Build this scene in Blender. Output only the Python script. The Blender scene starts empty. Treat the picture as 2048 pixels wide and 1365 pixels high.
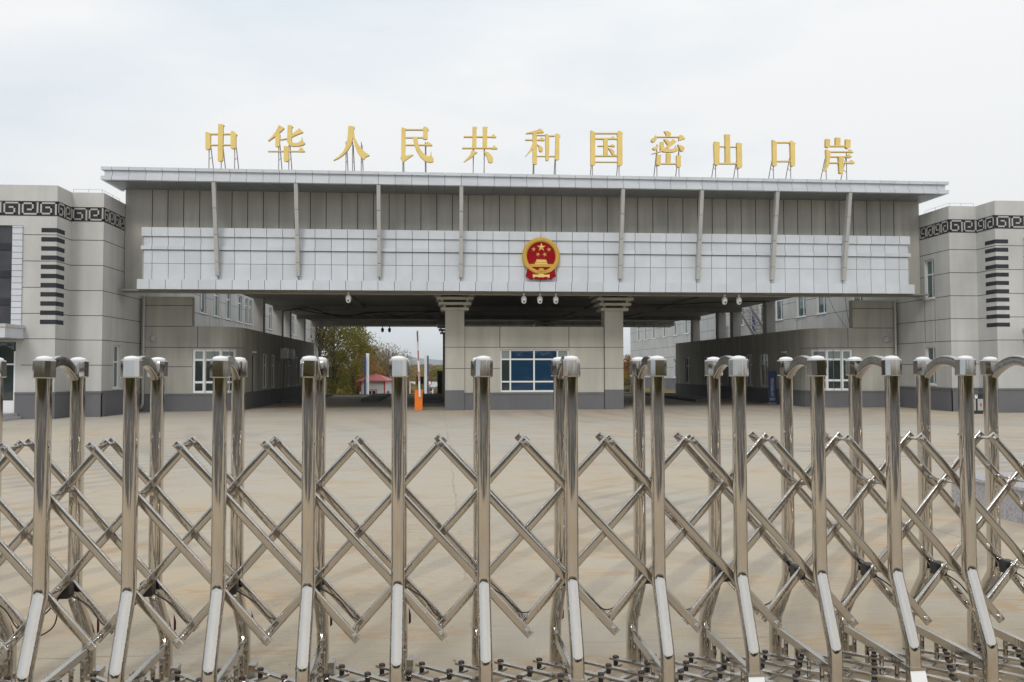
import bpy, math, random
from mathutils import Vector, Matrix
random.seed(7)
sc = bpy.context.scene
COL = sc.collection
R = math.radians

# ------------------------------------------------------------------ camera frame (metres, X along the facade, Y into the scene)
CX, CY, EYE = -3.7417, -33.0260, 1.55
FPX = 1693.43
FWD = Vector((0.08577028, 0.99571762, 0.03449453))
RGT = Vector((0.99631442, -0.08575411, -0.00195086))
UPV = Vector((-0.00101554, -0.03453473, 0.99940298))
def ray(u, v): return FWD + RGT*((u-1024)/FPX) - UPV*((v-682.5)/FPX)
def atY(u, v, Y):
    d = ray(u, v); return Vector((CX, CY, EYE)) + d*((Y-CY)/d.y)
def atZ(u, v, Z):
    d = ray(u, v); return Vector((CX, CY, EYE)) + d*((Z-EYE)/d.z)

# ------------------------------------------------------------------ materials
def mat(name): 
    m = bpy.data.materials.new(name); m.use_nodes = True
    return m, m.node_tree.nodes, m.node_tree.links, m.node_tree.nodes['Principled BSDF']
def simple(name, col, rough=.6, metal=0., spec=.5, var=0.):
    m, n, l, b = mat(name)
    b.inputs['Base Color'].default_value = (*col, 1); b.inputs['Roughness'].default_value = rough
    b.inputs['Metallic'].default_value = metal; b.inputs['Specular IOR Level'].default_value = spec
    if var:
        tc = n.new('ShaderNodeTexCoord'); ns = n.new('ShaderNodeTexNoise'); ns.inputs['Scale'].default_value = 1.7
        ns.inputs['Detail'].default_value = 8; l.new(tc.outputs['Object'], ns.inputs['Vector'])
        mx = n.new('ShaderNodeMixRGB'); mx.blend_type = 'MULTIPLY'; mx.inputs[0].default_value = 1
        mx.inputs[1].default_value = (*col, 1)
        cr = n.new('ShaderNodeMapRange'); cr.inputs[1].default_value = .3; cr.inputs[2].default_value = .7
        cr.inputs[3].default_value = 1-var; cr.inputs[4].default_value = 1+var
        l.new(ns.outputs['Fac'], cr.inputs[0]); l.new(cr.outputs[0], mx.inputs[2]); l.new(mx.outputs[0], b.inputs['Base Color'])
    return m
def stucco(name, col, streak=.10, bump=.15, speck=.05):
    m, n, l, b = mat(name)
    b.inputs['Roughness'].default_value = .9; b.inputs['Specular IOR Level'].default_value = .25
    tc = n.new('ShaderNodeTexCoord')
    def noise(scale, mp=(1,1,1), det=6):
        q = n.new('ShaderNodeMapping'); q.inputs['Scale'].default_value = mp
        l.new(tc.outputs['Object'], q.inputs['Vector'])
        k = n.new('ShaderNodeTexNoise'); k.inputs['Scale'].default_value = scale; k.inputs['Detail'].default_value = det
        l.new(q.outputs[0], k.inputs['Vector']); return k
    a = noise(.55); s = noise(2.2, (1, 1, .13), 5); f = noise(55, det=3)
    def rng(k, amp):
        r = n.new('ShaderNodeMapRange'); r.inputs[1].default_value = .3; r.inputs[2].default_value = .7
        r.inputs[3].default_value = 1-amp; r.inputs[4].default_value = 1+amp; l.new(k.outputs['Fac'], r.inputs[0]); return r
    ra, rs, rf = rng(a, .09), rng(s, streak), rng(f, speck)
    m1 = n.new('ShaderNodeMath'); m1.operation = 'MULTIPLY'; l.new(ra.outputs[0], m1.inputs[0]); l.new(rs.outputs[0], m1.inputs[1])
    m2 = n.new('ShaderNodeMath'); m2.operation = 'MULTIPLY'; l.new(m1.outputs[0], m2.inputs[0]); l.new(rf.outputs[0], m2.inputs[1])
    mx = n.new('ShaderNodeMixRGB'); mx.blend_type = 'MULTIPLY'; mx.inputs[0].default_value = 1; mx.inputs[1].default_value = (*col, 1)
    l.new(m2.outputs[0], mx.inputs[2]); l.new(mx.outputs[0], b.inputs['Base Color'])
    bp = n.new('ShaderNodeBump'); bp.inputs['Strength'].default_value = bump; bp.inputs['Distance'].default_value = .01
    l.new(f.outputs['Fac'], bp.inputs['Height']); l.new(bp.outputs[0], b.inputs['Normal'])
    return m
def panel(name, col, rough=.42):
    m, n, l, b = mat(name)
    b.inputs['Roughness'].default_value = rough; b.inputs['Specular IOR Level'].default_value = .5
    g = n.new('ShaderNodeNewGeometry'); r = n.new('ShaderNodeMapRange'); r.inputs[3].default_value = .95; r.inputs[4].default_value = 1.05
    l.new(g.outputs['Random Per Island'], r.inputs[0])
    tc = n.new('ShaderNodeTexCoord'); q = n.new('ShaderNodeMapping'); q.inputs['Scale'].default_value = (.7, 1, .5)
    ns = n.new('ShaderNodeTexNoise'); ns.inputs['Scale'].default_value = 3; ns.inputs['Detail'].default_value = 7
    l.new(tc.outputs['Object'], q.inputs[0]); l.new(q.outputs[0], ns.inputs['Vector'])
    r2 = n.new('ShaderNodeMapRange'); r2.inputs[1].default_value = .3; r2.inputs[2].default_value = .75; r2.inputs[3].default_value = 1.03; r2.inputs[4].default_value = .93
    l.new(ns.outputs['Fac'], r2.inputs[0])
    mm = n.new('ShaderNodeMath'); mm.operation = 'MULTIPLY'; l.new(r.outputs[0], mm.inputs[0]); l.new(r2.outputs[0], mm.inputs[1])
    mx = n.new('ShaderNodeMixRGB'); mx.blend_type = 'MULTIPLY'; mx.inputs[0].default_value = 1; mx.inputs[1].default_value = (*col, 1)
    l.new(mm.outputs[0], mx.inputs[2]); l.new(mx.outputs[0], b.inputs['Base Color'])
    return m
def steel(name, col, rough, scratch=.05, wob=.0):
    m, n, l, b = mat(name)
    b.inputs['Metallic'].default_value = 1; b.inputs['Base Color'].default_value = (*col, 1)
    tc = n.new('ShaderNodeTexCoord'); q = n.new('ShaderNodeMapping'); q.inputs['Scale'].default_value = (40, 40, 3)
    ns = n.new('ShaderNodeTexNoise'); ns.inputs['Scale'].default_value = 4; ns.inputs['Detail'].default_value = 6
    l.new(tc.outputs['Object'], q.inputs[0]); l.new(q.outputs[0], ns.inputs['Vector'])
    qd = n.new('ShaderNodeMapping'); qd.inputs['Scale'].default_value = (3, 3, 1.2); nd = n.new('ShaderNodeTexNoise'); nd.inputs['Scale'].default_value = 3; nd.inputs['Detail'].default_value = 9; nd.inputs['Roughness'].default_value = .65
    l.new(tc.outputs['Object'], qd.inputs[0]); l.new(qd.outputs[0], nd.inputs['Vector'])
    rd = n.new('ShaderNodeMapRange'); rd.inputs[1].default_value = .35; rd.inputs[2].default_value = .65; rd.inputs[3].default_value = .92; rd.inputs[4].default_value = 1.05; l.new(nd.outputs['Fac'], rd.inputs[0])
    md = n.new('ShaderNodeMixRGB'); md.blend_type = 'MULTIPLY'; md.inputs[0].default_value = 1; md.inputs[1].default_value = (*col, 1); l.new(rd.outputs[0], md.inputs[2]); l.new(md.outputs[0], b.inputs['Base Color'])
    r = n.new('ShaderNodeMapRange'); r.inputs[3].default_value = rough-scratch*.5; r.inputs[4].default_value = rough+scratch
    l.new(ns.outputs['Fac'], r.inputs[0]); l.new(r.outputs[0], b.inputs['Roughness'])
    n2 = n.new('ShaderNodeTexNoise'); n2.inputs['Scale'].default_value = 9; n2.inputs['Detail'].default_value = 3
    q2 = n.new('ShaderNodeMapping'); q2.inputs['Scale'].default_value = (14, 14, .25)
    l.new(tc.outputs['Object'], q2.inputs[0]); l.new(q2.outputs[0], n2.inputs['Vector'])
    bp = n.new('ShaderNodeBump'); bp.inputs['Strength'].default_value = .16; bp.inputs['Distance'].default_value = .004
    l.new(n2.outputs['Fac'], bp.inputs['Height']); l.new(bp.outputs[0], b.inputs['Normal'])
    return m
def leafmat(name, cols, rough=.65, trans=.25):
    m, n, l, b = mat(name)
    g = n.new('ShaderNodeNewGeometry'); cr = n.new('ShaderNodeValToRGB')
    cr.color_ramp.elements[0].color = (*cols[0], 1); cr.color_ramp.elements[1].color = (*cols[-1], 1)
    for i, c in enumerate(cols[1:-1]):
        e = cr.color_ramp.elements.new((i+1)/(len(cols)-1)); e.color = (*c, 1)
    l.new(g.outputs['Random Per Island'], cr.inputs[0]); l.new(cr.outputs[0], b.inputs['Base Color'])
    b.inputs['Roughness'].default_value = rough; b.inputs['Specular IOR Level'].default_value = .2
    t = n.new('ShaderNodeBsdfTranslucent'); l.new(cr.outputs[0], t.inputs[0])
    ms = n.new('ShaderNodeMixShader'); ms.inputs[0].default_value = trans
    l.new(b.outputs[0], ms.inputs[1]); l.new(t.outputs[0], ms.inputs[2]); l.new(ms.outputs[0], n['Material Output'].inputs[0])
    return m

M = {}
M['stucco'] = stucco('grey_stucco', (.505, .502, .485), streak=.08)
M['stucco_up'] = stucco('warm_grey_stucco', (.405, .395, .355), streak=.17)
M['stucco_beige'] = stucco('beige_grey_stucco', (.47, .455, .40), streak=.10)
M['plinth'] = stucco('dark_grey_plinth', (.155, .155, .165), streak=.06)
M['joint'] = simple('dark_joint', (.035, .035, .035), .9)
M['band'] = simple('charcoal_paint', (.042, .044, .051), .9, 0, .15, var=.2)
M['key'] = stucco('key_stucco', (.43, .42, .395), streak=.05)
M['alu'] = panel('aluminium_panel', (.58, .61, .65))
M['alu_back'] = simple('panel_gap', (.03, .04, .055), .7)
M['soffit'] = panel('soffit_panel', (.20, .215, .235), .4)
M['fin'] = panel('fin_panel', (.43, .425, .41), .5)
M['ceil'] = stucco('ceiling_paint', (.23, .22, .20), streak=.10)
M['gold'] = simple('gold_letter_paint', (.80, .60, .205), .55, 0, .3, var=.08)
M['gold_side'] = simple('gold_edge_paint', (.62, .44, .15), .55)
M['emb_gold'] = simple('emblem_gold', (.55, .34, .07), .7, 0, .2, var=.12)
M['emb_gold2'] = simple('emblem_pale_gold', (.80, .58, .20), .4, .2, .5)
M['emb_red'] = simple('emblem_red', (.27, .004, .008), .75, 0, .12, var=.1)
M['galv'] = simple('galvanised_pole', (.30, .28, .28), .5, .6)
M['upvc'] = simple('white_window_frame', (.78, .79, .80), .35)
M['glass'] = simple('window_glass', (.03, .045, .045), .04, 0, .9)
M['glass_teal'] = simple('tinted_window_glass', (.07, .12, .12), .06, 0, .9)
M['glass_blue'] = simple('blue_backed_glass', (.012, .045, .095), .04, 0, .8)
for _k in ('glass', 'glass_teal', 'glass_blue'):
    _nt = M[_k].node_tree; _tc = _nt.nodes.new('ShaderNodeTexCoord'); _ns = _nt.nodes.new('ShaderNodeTexNoise'); _ns.inputs['Scale'].default_value = 1.6
    _bp = _nt.nodes.new('ShaderNodeBump'); _bp.inputs['Strength'].default_value = .5; _bp.inputs['Distance'].default_value = .012
    _nt.links.new(_tc.outputs['Object'], _ns.inputs['Vector']); _nt.links.new(_ns.outputs['Fac'], _bp.inputs['Height']); _nt.links.new(_bp.outputs[0], _nt.nodes['Principled BSDF'].inputs['Normal'])
M['curtain'] = simple('window_blind', (.20, .24, .235), .5, 0, .8)
M['white'] = simple('white_plastic', (.80, .80, .80), .35)
M['black'] = simple('black_plastic', (.018, .018, .02), .45)
M['brownplug'] = simple('dark_rubber', (.045, .032, .030), .5)
M['steel'] = steel('polished_steel', (.62, .585, .54), .04, .05)
M['steel2'] = steel('lattice_steel', (.54, .51, .47), .06, .06)
M['capsteel'] = steel('mirror_cap_steel', (.52, .50, .475), .06, .04)
M['archsteel'] = steel('arch_steel', (.46, .44, .42), .06, .05)
M['orange'] = simple('orange_paint', (.88, .20, .008), .45, var=.05)
M['maroon'] = simple('dark_reflector', (.10, .012, .012), .4)
M['red'] = simple('red_paint', (.45, .02, .025), .5)
M['roofred'] = simple('red_roof_sheet', (.42, .10, .10), .6, var=.1)
M['boothwhite'] = simple('booth_white', (.62, .64, .65), .6, var=.06)
M['blue'] = simple('blue_sign_paint', (.012, .045, .17), .45)
M['darkpanel'] = simple('dark_glazing', (.045, .045, .052), .25, var=.3)
M['granite'] = stucco('speckled_granite', (.42, .40, .41), streak=.04, speck=.28, bump=.1)
M['bark'] = simple('bark', (.10, .075, .055), .9, var=.3)
M['pipe'] = simple('grey_pipe', (.42, .43, .42), .4, .2)

def ground_mat():
    m, n, l, b = mat('worn_concrete')
    b.inputs['Roughness'].default_value = .85; b.inputs['Specular IOR Level'].default_value = .3
    tc = n.new('ShaderNodeTexCoord'); P = tc.outputs['Object']
    def noise(scale, mp=(1,1,1), det=6, dist=0):
        q = n.new('ShaderNodeMapping'); q.inputs['Scale'].default_value = mp; l.new(P, q.inputs['Vector'])
        k = n.new('ShaderNodeTexNoise'); k.inputs['Scale'].default_value = scale; k.inputs['Detail'].default_value = det
        k.inputs['Distortion'].default_value = dist; l.new(q.outputs[0], k.inputs['Vector']); return k.outputs['Fac']
    def ramp(src, a, bb, lo, hi):
        r = n.new('ShaderNodeMapRange'); r.inputs[1].default_value = a; r.inputs[2].default_value = bb
        r.inputs[3].default_value = lo; r.inputs[4].default_value = hi; l.new(src, r.inputs[0]); return r.outputs[0]
    def mix(fac, c1, c2, bt='MIX'):
        x = n.new('ShaderNodeMixRGB'); x.blend_type = bt
        for i, v in ((0, fac), (1, c1), (2, c2)):
            if hasattr(v, 'links'): l.new(v, x.inputs[i])
            elif isinstance(v, tuple): x.inputs[i].default_value = (*v, 1)
            else: x.inputs[i].default_value = v
        return x.outputs[0]
    def math_(op, a, bv=None):
        x = n.new('ShaderNodeMath'); x.operation = op
        for i, v in ((0, a), (1, bv)):
            if v is None: continue
            if hasattr(v, 'links'): l.new(v, x.inputs[i])
            else: x.inputs[i].default_value = v
        return x.outputs[0]
    grey, tan = (.44, .41, .355), (.48, .41, .315)
    base = mix(ramp(noise(.10, (1, 1.6, 1), 4), .42, .62, 0, 1), grey, tan)
    base = mix(math_('MULTIPLY', ramp(noise(1.1, (1, 1.5, 1), 10, .6), .48, .64, 0, .6), ramp(noise(9, (.6, 1.6, 1), 9, .4), .42, .58, .15, 1)), base, (.44, .29, .15))     # ochre mud stains
    base = mix(math_('MULTIPLY', ramp(noise(.35, (1, 1, 1), 5), .5, .62, 0, .5), ramp(noise(24, (.5, 1.4, 1), 8), .45, .6, 0, 1)), base, (.34, .29, .23))
    base = mix(ramp(noise(.45, (1, 1, 1), 7, .3), .5, .75, 0, .35), base, (.47, .44, .40))
    # broom texture and fine grit
    fine = noise(7, (.35, 9, 1), 4); grit = noise(70, det=3)
    base = mix(1., base, ramp(fine, .3, .7, .94, 1.06), 'MULTIPLY')
    base = mix(1., base, ramp(grit, .3, .7, .94, 1.06), 'MULTIPLY')
    base = mix(ramp(noise(16, det=3), .70, .76, 0, .55), base, (.16, .13, .10))                   # specks
    # tyre arcs: wave rings around points off to the left
    for (cx, cy, sc_, fac) in ((9.0, -33.5, 2.1, .38), (20, -2, .8, .22)):
        q = n.new('ShaderNodeMapping'); q.inputs['Location'].default_value = (-cx, -cy, 0); l.new(P, q.inputs['Vector'])
        w = n.new('ShaderNodeTexWave'); w.wave_type = 'RINGS'; w.rings_direction = 'Z'; w.inputs['Scale'].default_value = sc_*.32
        w.inputs['Distortion'].default_value = 1.6; w.inputs['Detail'].default_value = 3; w.inputs['Detail Scale'].default_value = .5
        l.new(q.outputs[0], w.inputs['Vector'])
        msk = math_('MULTIPLY', ramp(w.outputs['Fac'], .60, .9, 0, 1), ramp(noise(.13, det=3), .46, .58, 0, 1))
        msk = math_('MULTIPLY', msk, ramp(noise(30, (1, 1, 1), 5), .3, .6, .55, 1))
        base = mix(math_('MULTIPLY', msk, fac), base, (.17, .165, .16))
    sx = n.new('ShaderNodeSeparateXYZ'); l.new(P, sx.inputs[0])
    # slab joints
    def joint(axis, off, per, wd):
        a = math_('ADD', axis, off); a = math_('DIVIDE', a, per); a = math_('FRACT', a)
        a = math_('SUBTRACT', a, .5); a = math_('ABSOLUTE', a); return math_('LESS_THAN', a, wd/per)
    wob = math_('MULTIPLY', math_('SUBTRACT', noise(3, det=4), .5), .10)
    jx = joint(math_('ADD', sx.outputs[0], wob), 3.54+4.6*20.5, 4.6, .011)
    jy = joint(math_('ADD', sx.outputs[1], wob), 24.65+3.55*20.5, 3.55, .009)
    j = math_('MAXIMUM', jx, jy)
    base = mix(math_('MULTIPLY', j, ramp(noise(.8, det=4), .42, .6, .0, .5)), base, (.20, .155, .11))
    sy = n.new('ShaderNodeSeparateXYZ'); l.new(P, sy.inputs[0])
    near = math_('MULTIPLY', ramp(sy.outputs[1], -21, -27, 0, 1), ramp(noise(.6, (1, 1, 1), 6), .35, .6, .35, 1))
    base = mix(near, base, mix(1., base, (1.0, .93, .82), 'MULTIPLY'))
    l.new(base, b.inputs['Base Color'])
    bp = n.new('ShaderNodeBump'); bp.inputs['Strength'].default_value = .35; bp.inputs['Distance'].default_value = .01
    l.new(math_('ADD', fine, grit), bp.inputs['Height']); l.new(bp.outputs[0], b.inputs['Normal'])
    return m
M['ground'] = ground_mat()
def scrub_mat():
    m, n, l, b = mat('scrubland')
    b.inputs['Roughness'].default_value = 1; b.inputs['Specular IOR Level'].default_value = 0
    tc = n.new('ShaderNodeTexCoord'); ns = n.new('ShaderNodeTexNoise'); ns.inputs['Scale'].default_value = .035; ns.inputs['Detail'].default_value = 10
    ns.inputs['Roughness'].default_value = .7
    q = n.new('ShaderNodeMapping'); q.inputs['Scale'].default_value = (1, .4, 1); l.new(tc.outputs['Object'], q.inputs[0]); l.new(q.outputs[0], ns.inputs['Vector'])
    cr = n.new('ShaderNodeValToRGB'); e = cr.color_ramp.elements
    e[0].position = .32; e[0].color = (.06, .055, .03, 1); e[1].position = .7; e[1].color = (.19, .13, .07, 1)
    x = e.new(.46); x.color = (.12, .08, .045, 1); x = e.new(.57); x.color = (.14, .13, .05, 1)
    l.new(ns.outputs['Fac'], cr.inputs[0]); l.new(cr.outputs[0], b.inputs['Base Color']); return m
M['scrub'] = scrub_mat()
M['asphalt'] = simple('asphalt', (.05, .05, .052), .9, var=.2)
M['verge'] = simple('verge_turf', (.05, .055, .02), 1, 0, 0, var=.3)
M['paleroad'] = simple('pale_road', (.45, .43, .40), .9, var=.1)
M['mount'] = simple('mountain_woods', (.07, .085, .06), 1, 0, 0, var=.25)
M['leaf_green'] = leafmat('green_autumn_leaves', [(.085, .11, .018), (.18, .18, .03), (.27, .21, .04), (.12, .14, .022)], trans=.35)
M['leaf_orange'] = leafmat('orange_autumn_leaves', [(.32, .12, .03), (.42, .19, .05), (.26, .17, .04), (.22, .18, .05)], trans=.35)
M['leaf_dry'] = leafmat('dry_twig_leaves', [(.22, .155, .06), (.18, .13, .05), (.27, .18, .06), (.14, .12, .05)])
M['twig'] = simple('thin_twigs', (.15, .11, .07), .9, var=.25)

# ------------------------------------------------------------------ mesh builder
class MB:
    def __init__(s): s.v = []; s.f = []; s.mi = []; s.mats = []
    def m(s, name):
        if name not in s.mats: s.mats.append(name)
        return s.mats.index(name)
    def add(s, vs, fs, mt):
        o = len(s.v); k = s.m(mt); s.v += [tuple(v) for v in vs]
        for f in fs: s.f.append([i+o for i in f]); s.mi.append(k)
    def box(s, x0, x1, y0, y1, z0, z1, mt, xf=None):
        vs = [Vector((x, y, z)) for z in (z0, z1) for y in (y0, y1) for x in (x0, x1)]
        if xf: vs = [xf @ v for v in vs]
        s.add(vs, [(0,2,3,1), (4,5,7,6), (0,1,5,4), (2,6,7,3), (0,4,6,2), (1,3,7,5)], mt)
    def quad(s, a, b, c, d, mt): s.add([a, b, c, d], [(0,1,2,3)], mt)
    def sweep(s, path, sec, mt, up=(0,0,1), caps=True, closed=False, scales=None):
        """sec: 2D list (side, up); swept along a 3D path"""
        path = [Vector(p) for p in path]; n = len(sec); rings = []; up = Vector(up)
        for i, p in enumerate(path):
            if closed: t = path[(i+1) % len(path)] - path[i-1]
            elif i == 0: t = path[1]-p
            elif i == len(path)-1: t = p-path[i-1]
            else: t = (path[i+1]-p).normalized() + (p-path[i-1]).normalized()
            t.normalize()
            sd = t.cross(up)
            if sd.length < 1e-4: sd = t.cross(Vector((0, 1, 0)))
            sd.normalize(); u = sd.cross(t).normalized()
            k = 1.
            if 0 < i < len(path)-1:
                c = t.dot((p-path[i-1]).normalized()); k = 1/max(c, .6)
            q = scales[i] if scales else 1
            # widen in the bend plane
            b = (path[i+1]-p).normalized()-(p-path[i-1]).normalized() if 0 < i < len(path)-1 else Vector((0,0,0))
            ring = []
            for (a, c2) in sec:
                off = sd*a*q + u*c2*q
                if b.length > 1e-5:
                    bn = b.normalized(); off += bn*(off.dot(bn))*(k-1)
                ring.append(p+off)
            rings.append(ring)
        vs = [v for r in rings for v in r]; fs = []
        L = len(rings)
        for i in range(L if closed else L-1):
            j = (i+1) % L
            for k in range(n):
                k2 = (k+1) % n; fs.append((i*n+k, i*n+k2, j*n+k2, j*n+k))
        if caps and not closed:
            fs.append(tuple(range(n))[::-1]); fs.append(tuple((L-1)*n+k for k in range(n)))
        s.add(vs, fs, mt)
    def tube(s, path, r, mt, n=8, up=(0,0,1), scales=None):
        s.sweep(path, [(r*math.cos(2*math.pi*k/n), r*math.sin(2*math.pi*k/n)) for k in range(n)], mt, up, scales=scales)
    def lathe(s, c, prof, mt, n=16, axis='z'):
        """prof [(r, h)], along axis"""
        c = Vector(c); vs = []; fs = []
        for (r, h) in prof:
            for k in range(n):
                a = 2*math.pi*k/n; x, y = r*math.cos(a), r*math.sin(a)
                vs.append(c + {'z': Vector((x, y, h)), 'y': Vector((x, h, -y)), 'x': Vector((h, x, y))}[axis])
        for i in range(len(prof)-1):
            for k in range(n):
                k2 = (k+1) % n; fs.append((i*n+k, i*n+k2, (i+1)*n+k2, (i+1)*n+k))
        fs.append(tuple(range(n))[::-1]); fs.append(tuple((len(prof)-1)*n+k for k in range(n)))
        s.add(vs, fs, mt)
    def prism(s, pts, y0, y1, mt, side=None, bevel=0):
        """outline in XZ (list of (x,z)), extruded from y0 (front) to y1"""
        n = len(pts); area = sum(pts[i][0]*pts[(i+1)%n][1]-pts[(i+1)%n][0]*pts[i][1] for i in range(n))
        if area < 0: pts = pts[::-1]
        cx = sum(p[0] for p in pts)/n; cz = sum(p[1] for p in pts)/n
        vs = [(p[0], y0, p[1]) for p in pts]+[(p[0], y1, p[1]) for p in pts]
        s.add(vs, [tuple(range(n))], mt)
        s.add(vs, [tuple(range(2*n-1, n-1, -1))]+[(i, i+n, (i+1)%n+n, (i+1)%n) for i in range(n)], side or mt)
    def build(s, name, parent=None, smooth=None, loc=None):
        me = bpy.data.meshes.new(name); me.from_pydata(s.v, [], s.f); me.validate()
        for k in s.mats: me.materials.append(M[k])
        if len(me.polygons) == len(s.mi): me.polygons.foreach_set('material_index', s.mi)
        if smooth is not None:
            me.polygons.foreach_set('use_smooth', [True]*len(me.polygons)); me.set_sharp_from_angle(angle=R(smooth))
        me.update()
        o = bpy.data.objects.new(name, me); COL.objects.link(o)
        if parent: o.parent = parent
        if loc: o.location = loc
        return o
def tag(o, label=None, cat=None, group=None, kind=None):
    if label: o['label'] = label
    if cat: o['category'] = cat
    if group: o['group'] = group
    if kind: o['kind'] = kind
    return o
def empty(name, loc=(0,0,0), rz=0):
    o = bpy.data.objects.new(name, None); COL.objects.link(o); o.location = loc; o.rotation_euler = (0, 0, rz)
    o.empty_display_size = .3
    return o
def copy_tree(o, parent=None):
    c = o.copy(); COL.objects.link(c); c.parent = parent
    for ch in [x for x in COL.objects if x.parent == o]: copy_tree(ch, c)
    return c
def rrect(w, h, r, n=3):
    out = []
    for cx, cy, a0 in ((w/2-r, h/2-r, 0), (-w/2+r, h/2-r, 90), (-w/2+r, -h/2+r, 180), (w/2-r, -h/2+r, 270)):
        for k in range(n+1):
            a = R(a0+90*k/n); out.append((cx+r*math.cos(a), cy+r*math.sin(a)))
    return out

# wall with openings on a vertical plane: p0 base point, ud unit along wall, nd outward normal
def wall(mb, p0, ud, nd, L, z0, z1, holes, th, mt, u0=0.):
    p0, ud, nd = Vector(p0), Vector(ud), Vector(nd)
    us = sorted(set([u0, L]+[h[0] for h in holes]+[h[1] for h in holes])); zs = sorted(set([z0, z1]+[h[2] for h in holes]+[h[3] for h in holes]))
    P = lambda u, z, d=0: p0+ud*u-nd*d+Vector((0, 0, z))
    flip = ud.cross(Vector((0, 0, 1))).dot(nd) < 0
    def q(a, b, c, d):
        if flip: a, b, c, d = d, c, b, a
        mb.quad(a, b, c, d, mt)
    for i in range(len(us)-1):
        for j in range(len(zs)-1):
            a, b, c, d = us[i], us[i+1], zs[j], zs[j+1]
            if any(h[0] <= a+1e-6 and h[1] >= b-1e-6 and h[2] <= c+1e-6 and h[3] >= d-1e-6 for h in holes): continue
            q(P(a, c), P(b, c), P(b, d), P(a, d)); q(P(b, c, th), P(a, c, th), P(a, d, th), P(b, d, th))
    def rim(a, b, c, d, inv):
        A = [(P(a, c), P(a, d)), (P(a, d), P(b, d)), (P(b, d), P(b, c)), (P(b, c), P(a, c))]
        for (s1, s2) in A:
            v = [s1, s2, s2-nd*th, s1-nd*th]
            if inv: v = v[::-1]
            q(*v)
    rim(u0, L, z0, z1, True)
    for h in holes: rim(*h, False)
# framed window in such a wall
def window(parent, p0, ud, nd, u0, u1, z0, z1, ucuts, zcuts, fr=.05, recess=.10, glass='glass', special=None, trim=None, name='window', sill=False):
    p0, ud, nd = Vector(p0), Vector(ud), Vector(nd)
    X = Matrix(((ud.x, nd.x, 0, p0.x), (ud.y, nd.y, 0, p0.y), (0, 0, 1, p0.z), (0, 0, 0, 1)))
    f = MB(); g = MB(); d0, d1 = -recess-.05, -recess
    us = [u0]+list(ucuts)+[u1]; zs = [z0]+list(zcuts)+[z1]
    f.box(u0, u1, d0, d1, z0, z0+fr, 'upvc', X); f.box(u0, u1, d0, d1, z1-fr, z1, 'upvc', X)
    f.box(u0, u0+fr, d0, d1-.001, z0+fr, z1-fr, 'upvc', X); f.box(u1-fr, u1, d0, d1-.001, z0+fr, z1-fr, 'upvc', X)
    for u in ucuts: f.box(u-fr/2, u+fr/2, d0, d1-.003, z0+fr, z1-fr, 'upvc', X)
    for z in zcuts: f.box(u0+fr, u1-fr, d0, d1-.006, z-fr/2, z+fr/2, 'upvc', X)
    if sill: f.box(u0-.04, u1+.04, -recess-.02, .05, z0-.05, z0-.002, 'upvc', X)
    for i in range(len(us)-1):
        for j in range(len(zs)-1):
            k = special(i, j) if special else glass
            g.box(us[i]+fr*.4, us[i+1]-fr*.4, d0+.012, d1-.028, zs[j]+fr*.4, zs[j+1]-fr*.4, k, X)
    w = f.build(name, parent); g.build('pane', w)
    return w

# ================================================================== SETTING
def gh(x, y):
    if y < 21: return 0.
    if y < 65: t = (y-21)/44; return -2.6*(t*t*(3-2*t))
    if y < 130: return -2.6-.6*(y-65)/65
    t = min(1, (y-130)/520); base = -3.2+6.2*t*t*(3-2*t)
    return base + .8*t*math.sin(x*.013+y*.004)+.5*t*math.sin(x*.031+1)
g = MB()
xs = [-400, -120, -60, -30, -15, 0, 15, 30, 60, 120, 400]; ys = [-74, -48, -30, -20, -10, 0, 10, 21]
for j in range(len(ys)-1):
    for i in range(len(xs)-1):
        g.quad((xs[i], ys[j], 0), (xs[i+1], ys[j], 0), (xs[i+1], ys[j+1], 0), (xs[i], ys[j+1], 0), 'ground')
tag(g.build('ground'), kind='structure')
g = MB()
ys = [21, 25, 30, 36, 44, 54, 65, 80, 100, 130, 160, 200, 250, 310, 380, 450, 520, 600, 680, 900, 1500, 3000, 5000]
xs = [-4000, -2000, -1200]+list(range(-800, 801, 40))+[1200, 2000, 4000]
vs = [(x, y, gh(x, y)-(0 if y <= 680 else (y-680)*.0012)) for y in ys for x in xs]; n = len(xs)
g.add(vs, [(j*n+i, j*n+i+1, (j+1)*n+i+1, (j+1)*n+i) for j in range(len(ys)-1) for i in range(n-1)], 'scrub')
tag(g.build('terrain', smooth=60), kind='structure')
# land behind the photographer; the asphalt is unseen, added to streak the steel's reflections
g = MB(); g.quad((-400, -74, .006), (400, -74, .006), (400, -61, .006), (-400, -61, .006), 'asphalt')
for x0, x1 in ((-60, -18.5), (-17, -6.2), (-5.0, -1.6), (-.9, 4.4), (5.6, 12), (13.2, 60)): g.quad((x0, -60.99, .006), (x1, -60.99, .006), (x1, -36.6, .006), (x0, -36.6, .006), 'asphalt')  # unseen strips, their pale gaps placed for vertical streaks in the posts
tag(g.build('road'), kind='structure')

g = MB(); g.quad((-4000, -4000, -.05), (4000, -4000, -.05), (4000, -74, -.05), (-4000, -74, -.05), 'scrub'); tag(g.build('field'), kind='structure')
# lower pale yard beyond the canopy
g = MB()
def patch(x0, x1, y0, y1, n_, mt, lift=.03):
    pv = [(x0+(x1-x0)*i/4, y0+(y1-y0)*j/n_, gh(0, y0+(y1-y0)*j/n_)+lift) for j in range(n_+1) for i in range(5)]
    g.add(pv, [(j*5+i, j*5+i+1, j*5+i+6, j*5+i+5) for j in range(n_) for i in range(4)], mt)
patch(-7.5, 16, 22, 110, 40, 'paleroad')
tag(g.build('yard'), kind='structure')
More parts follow.
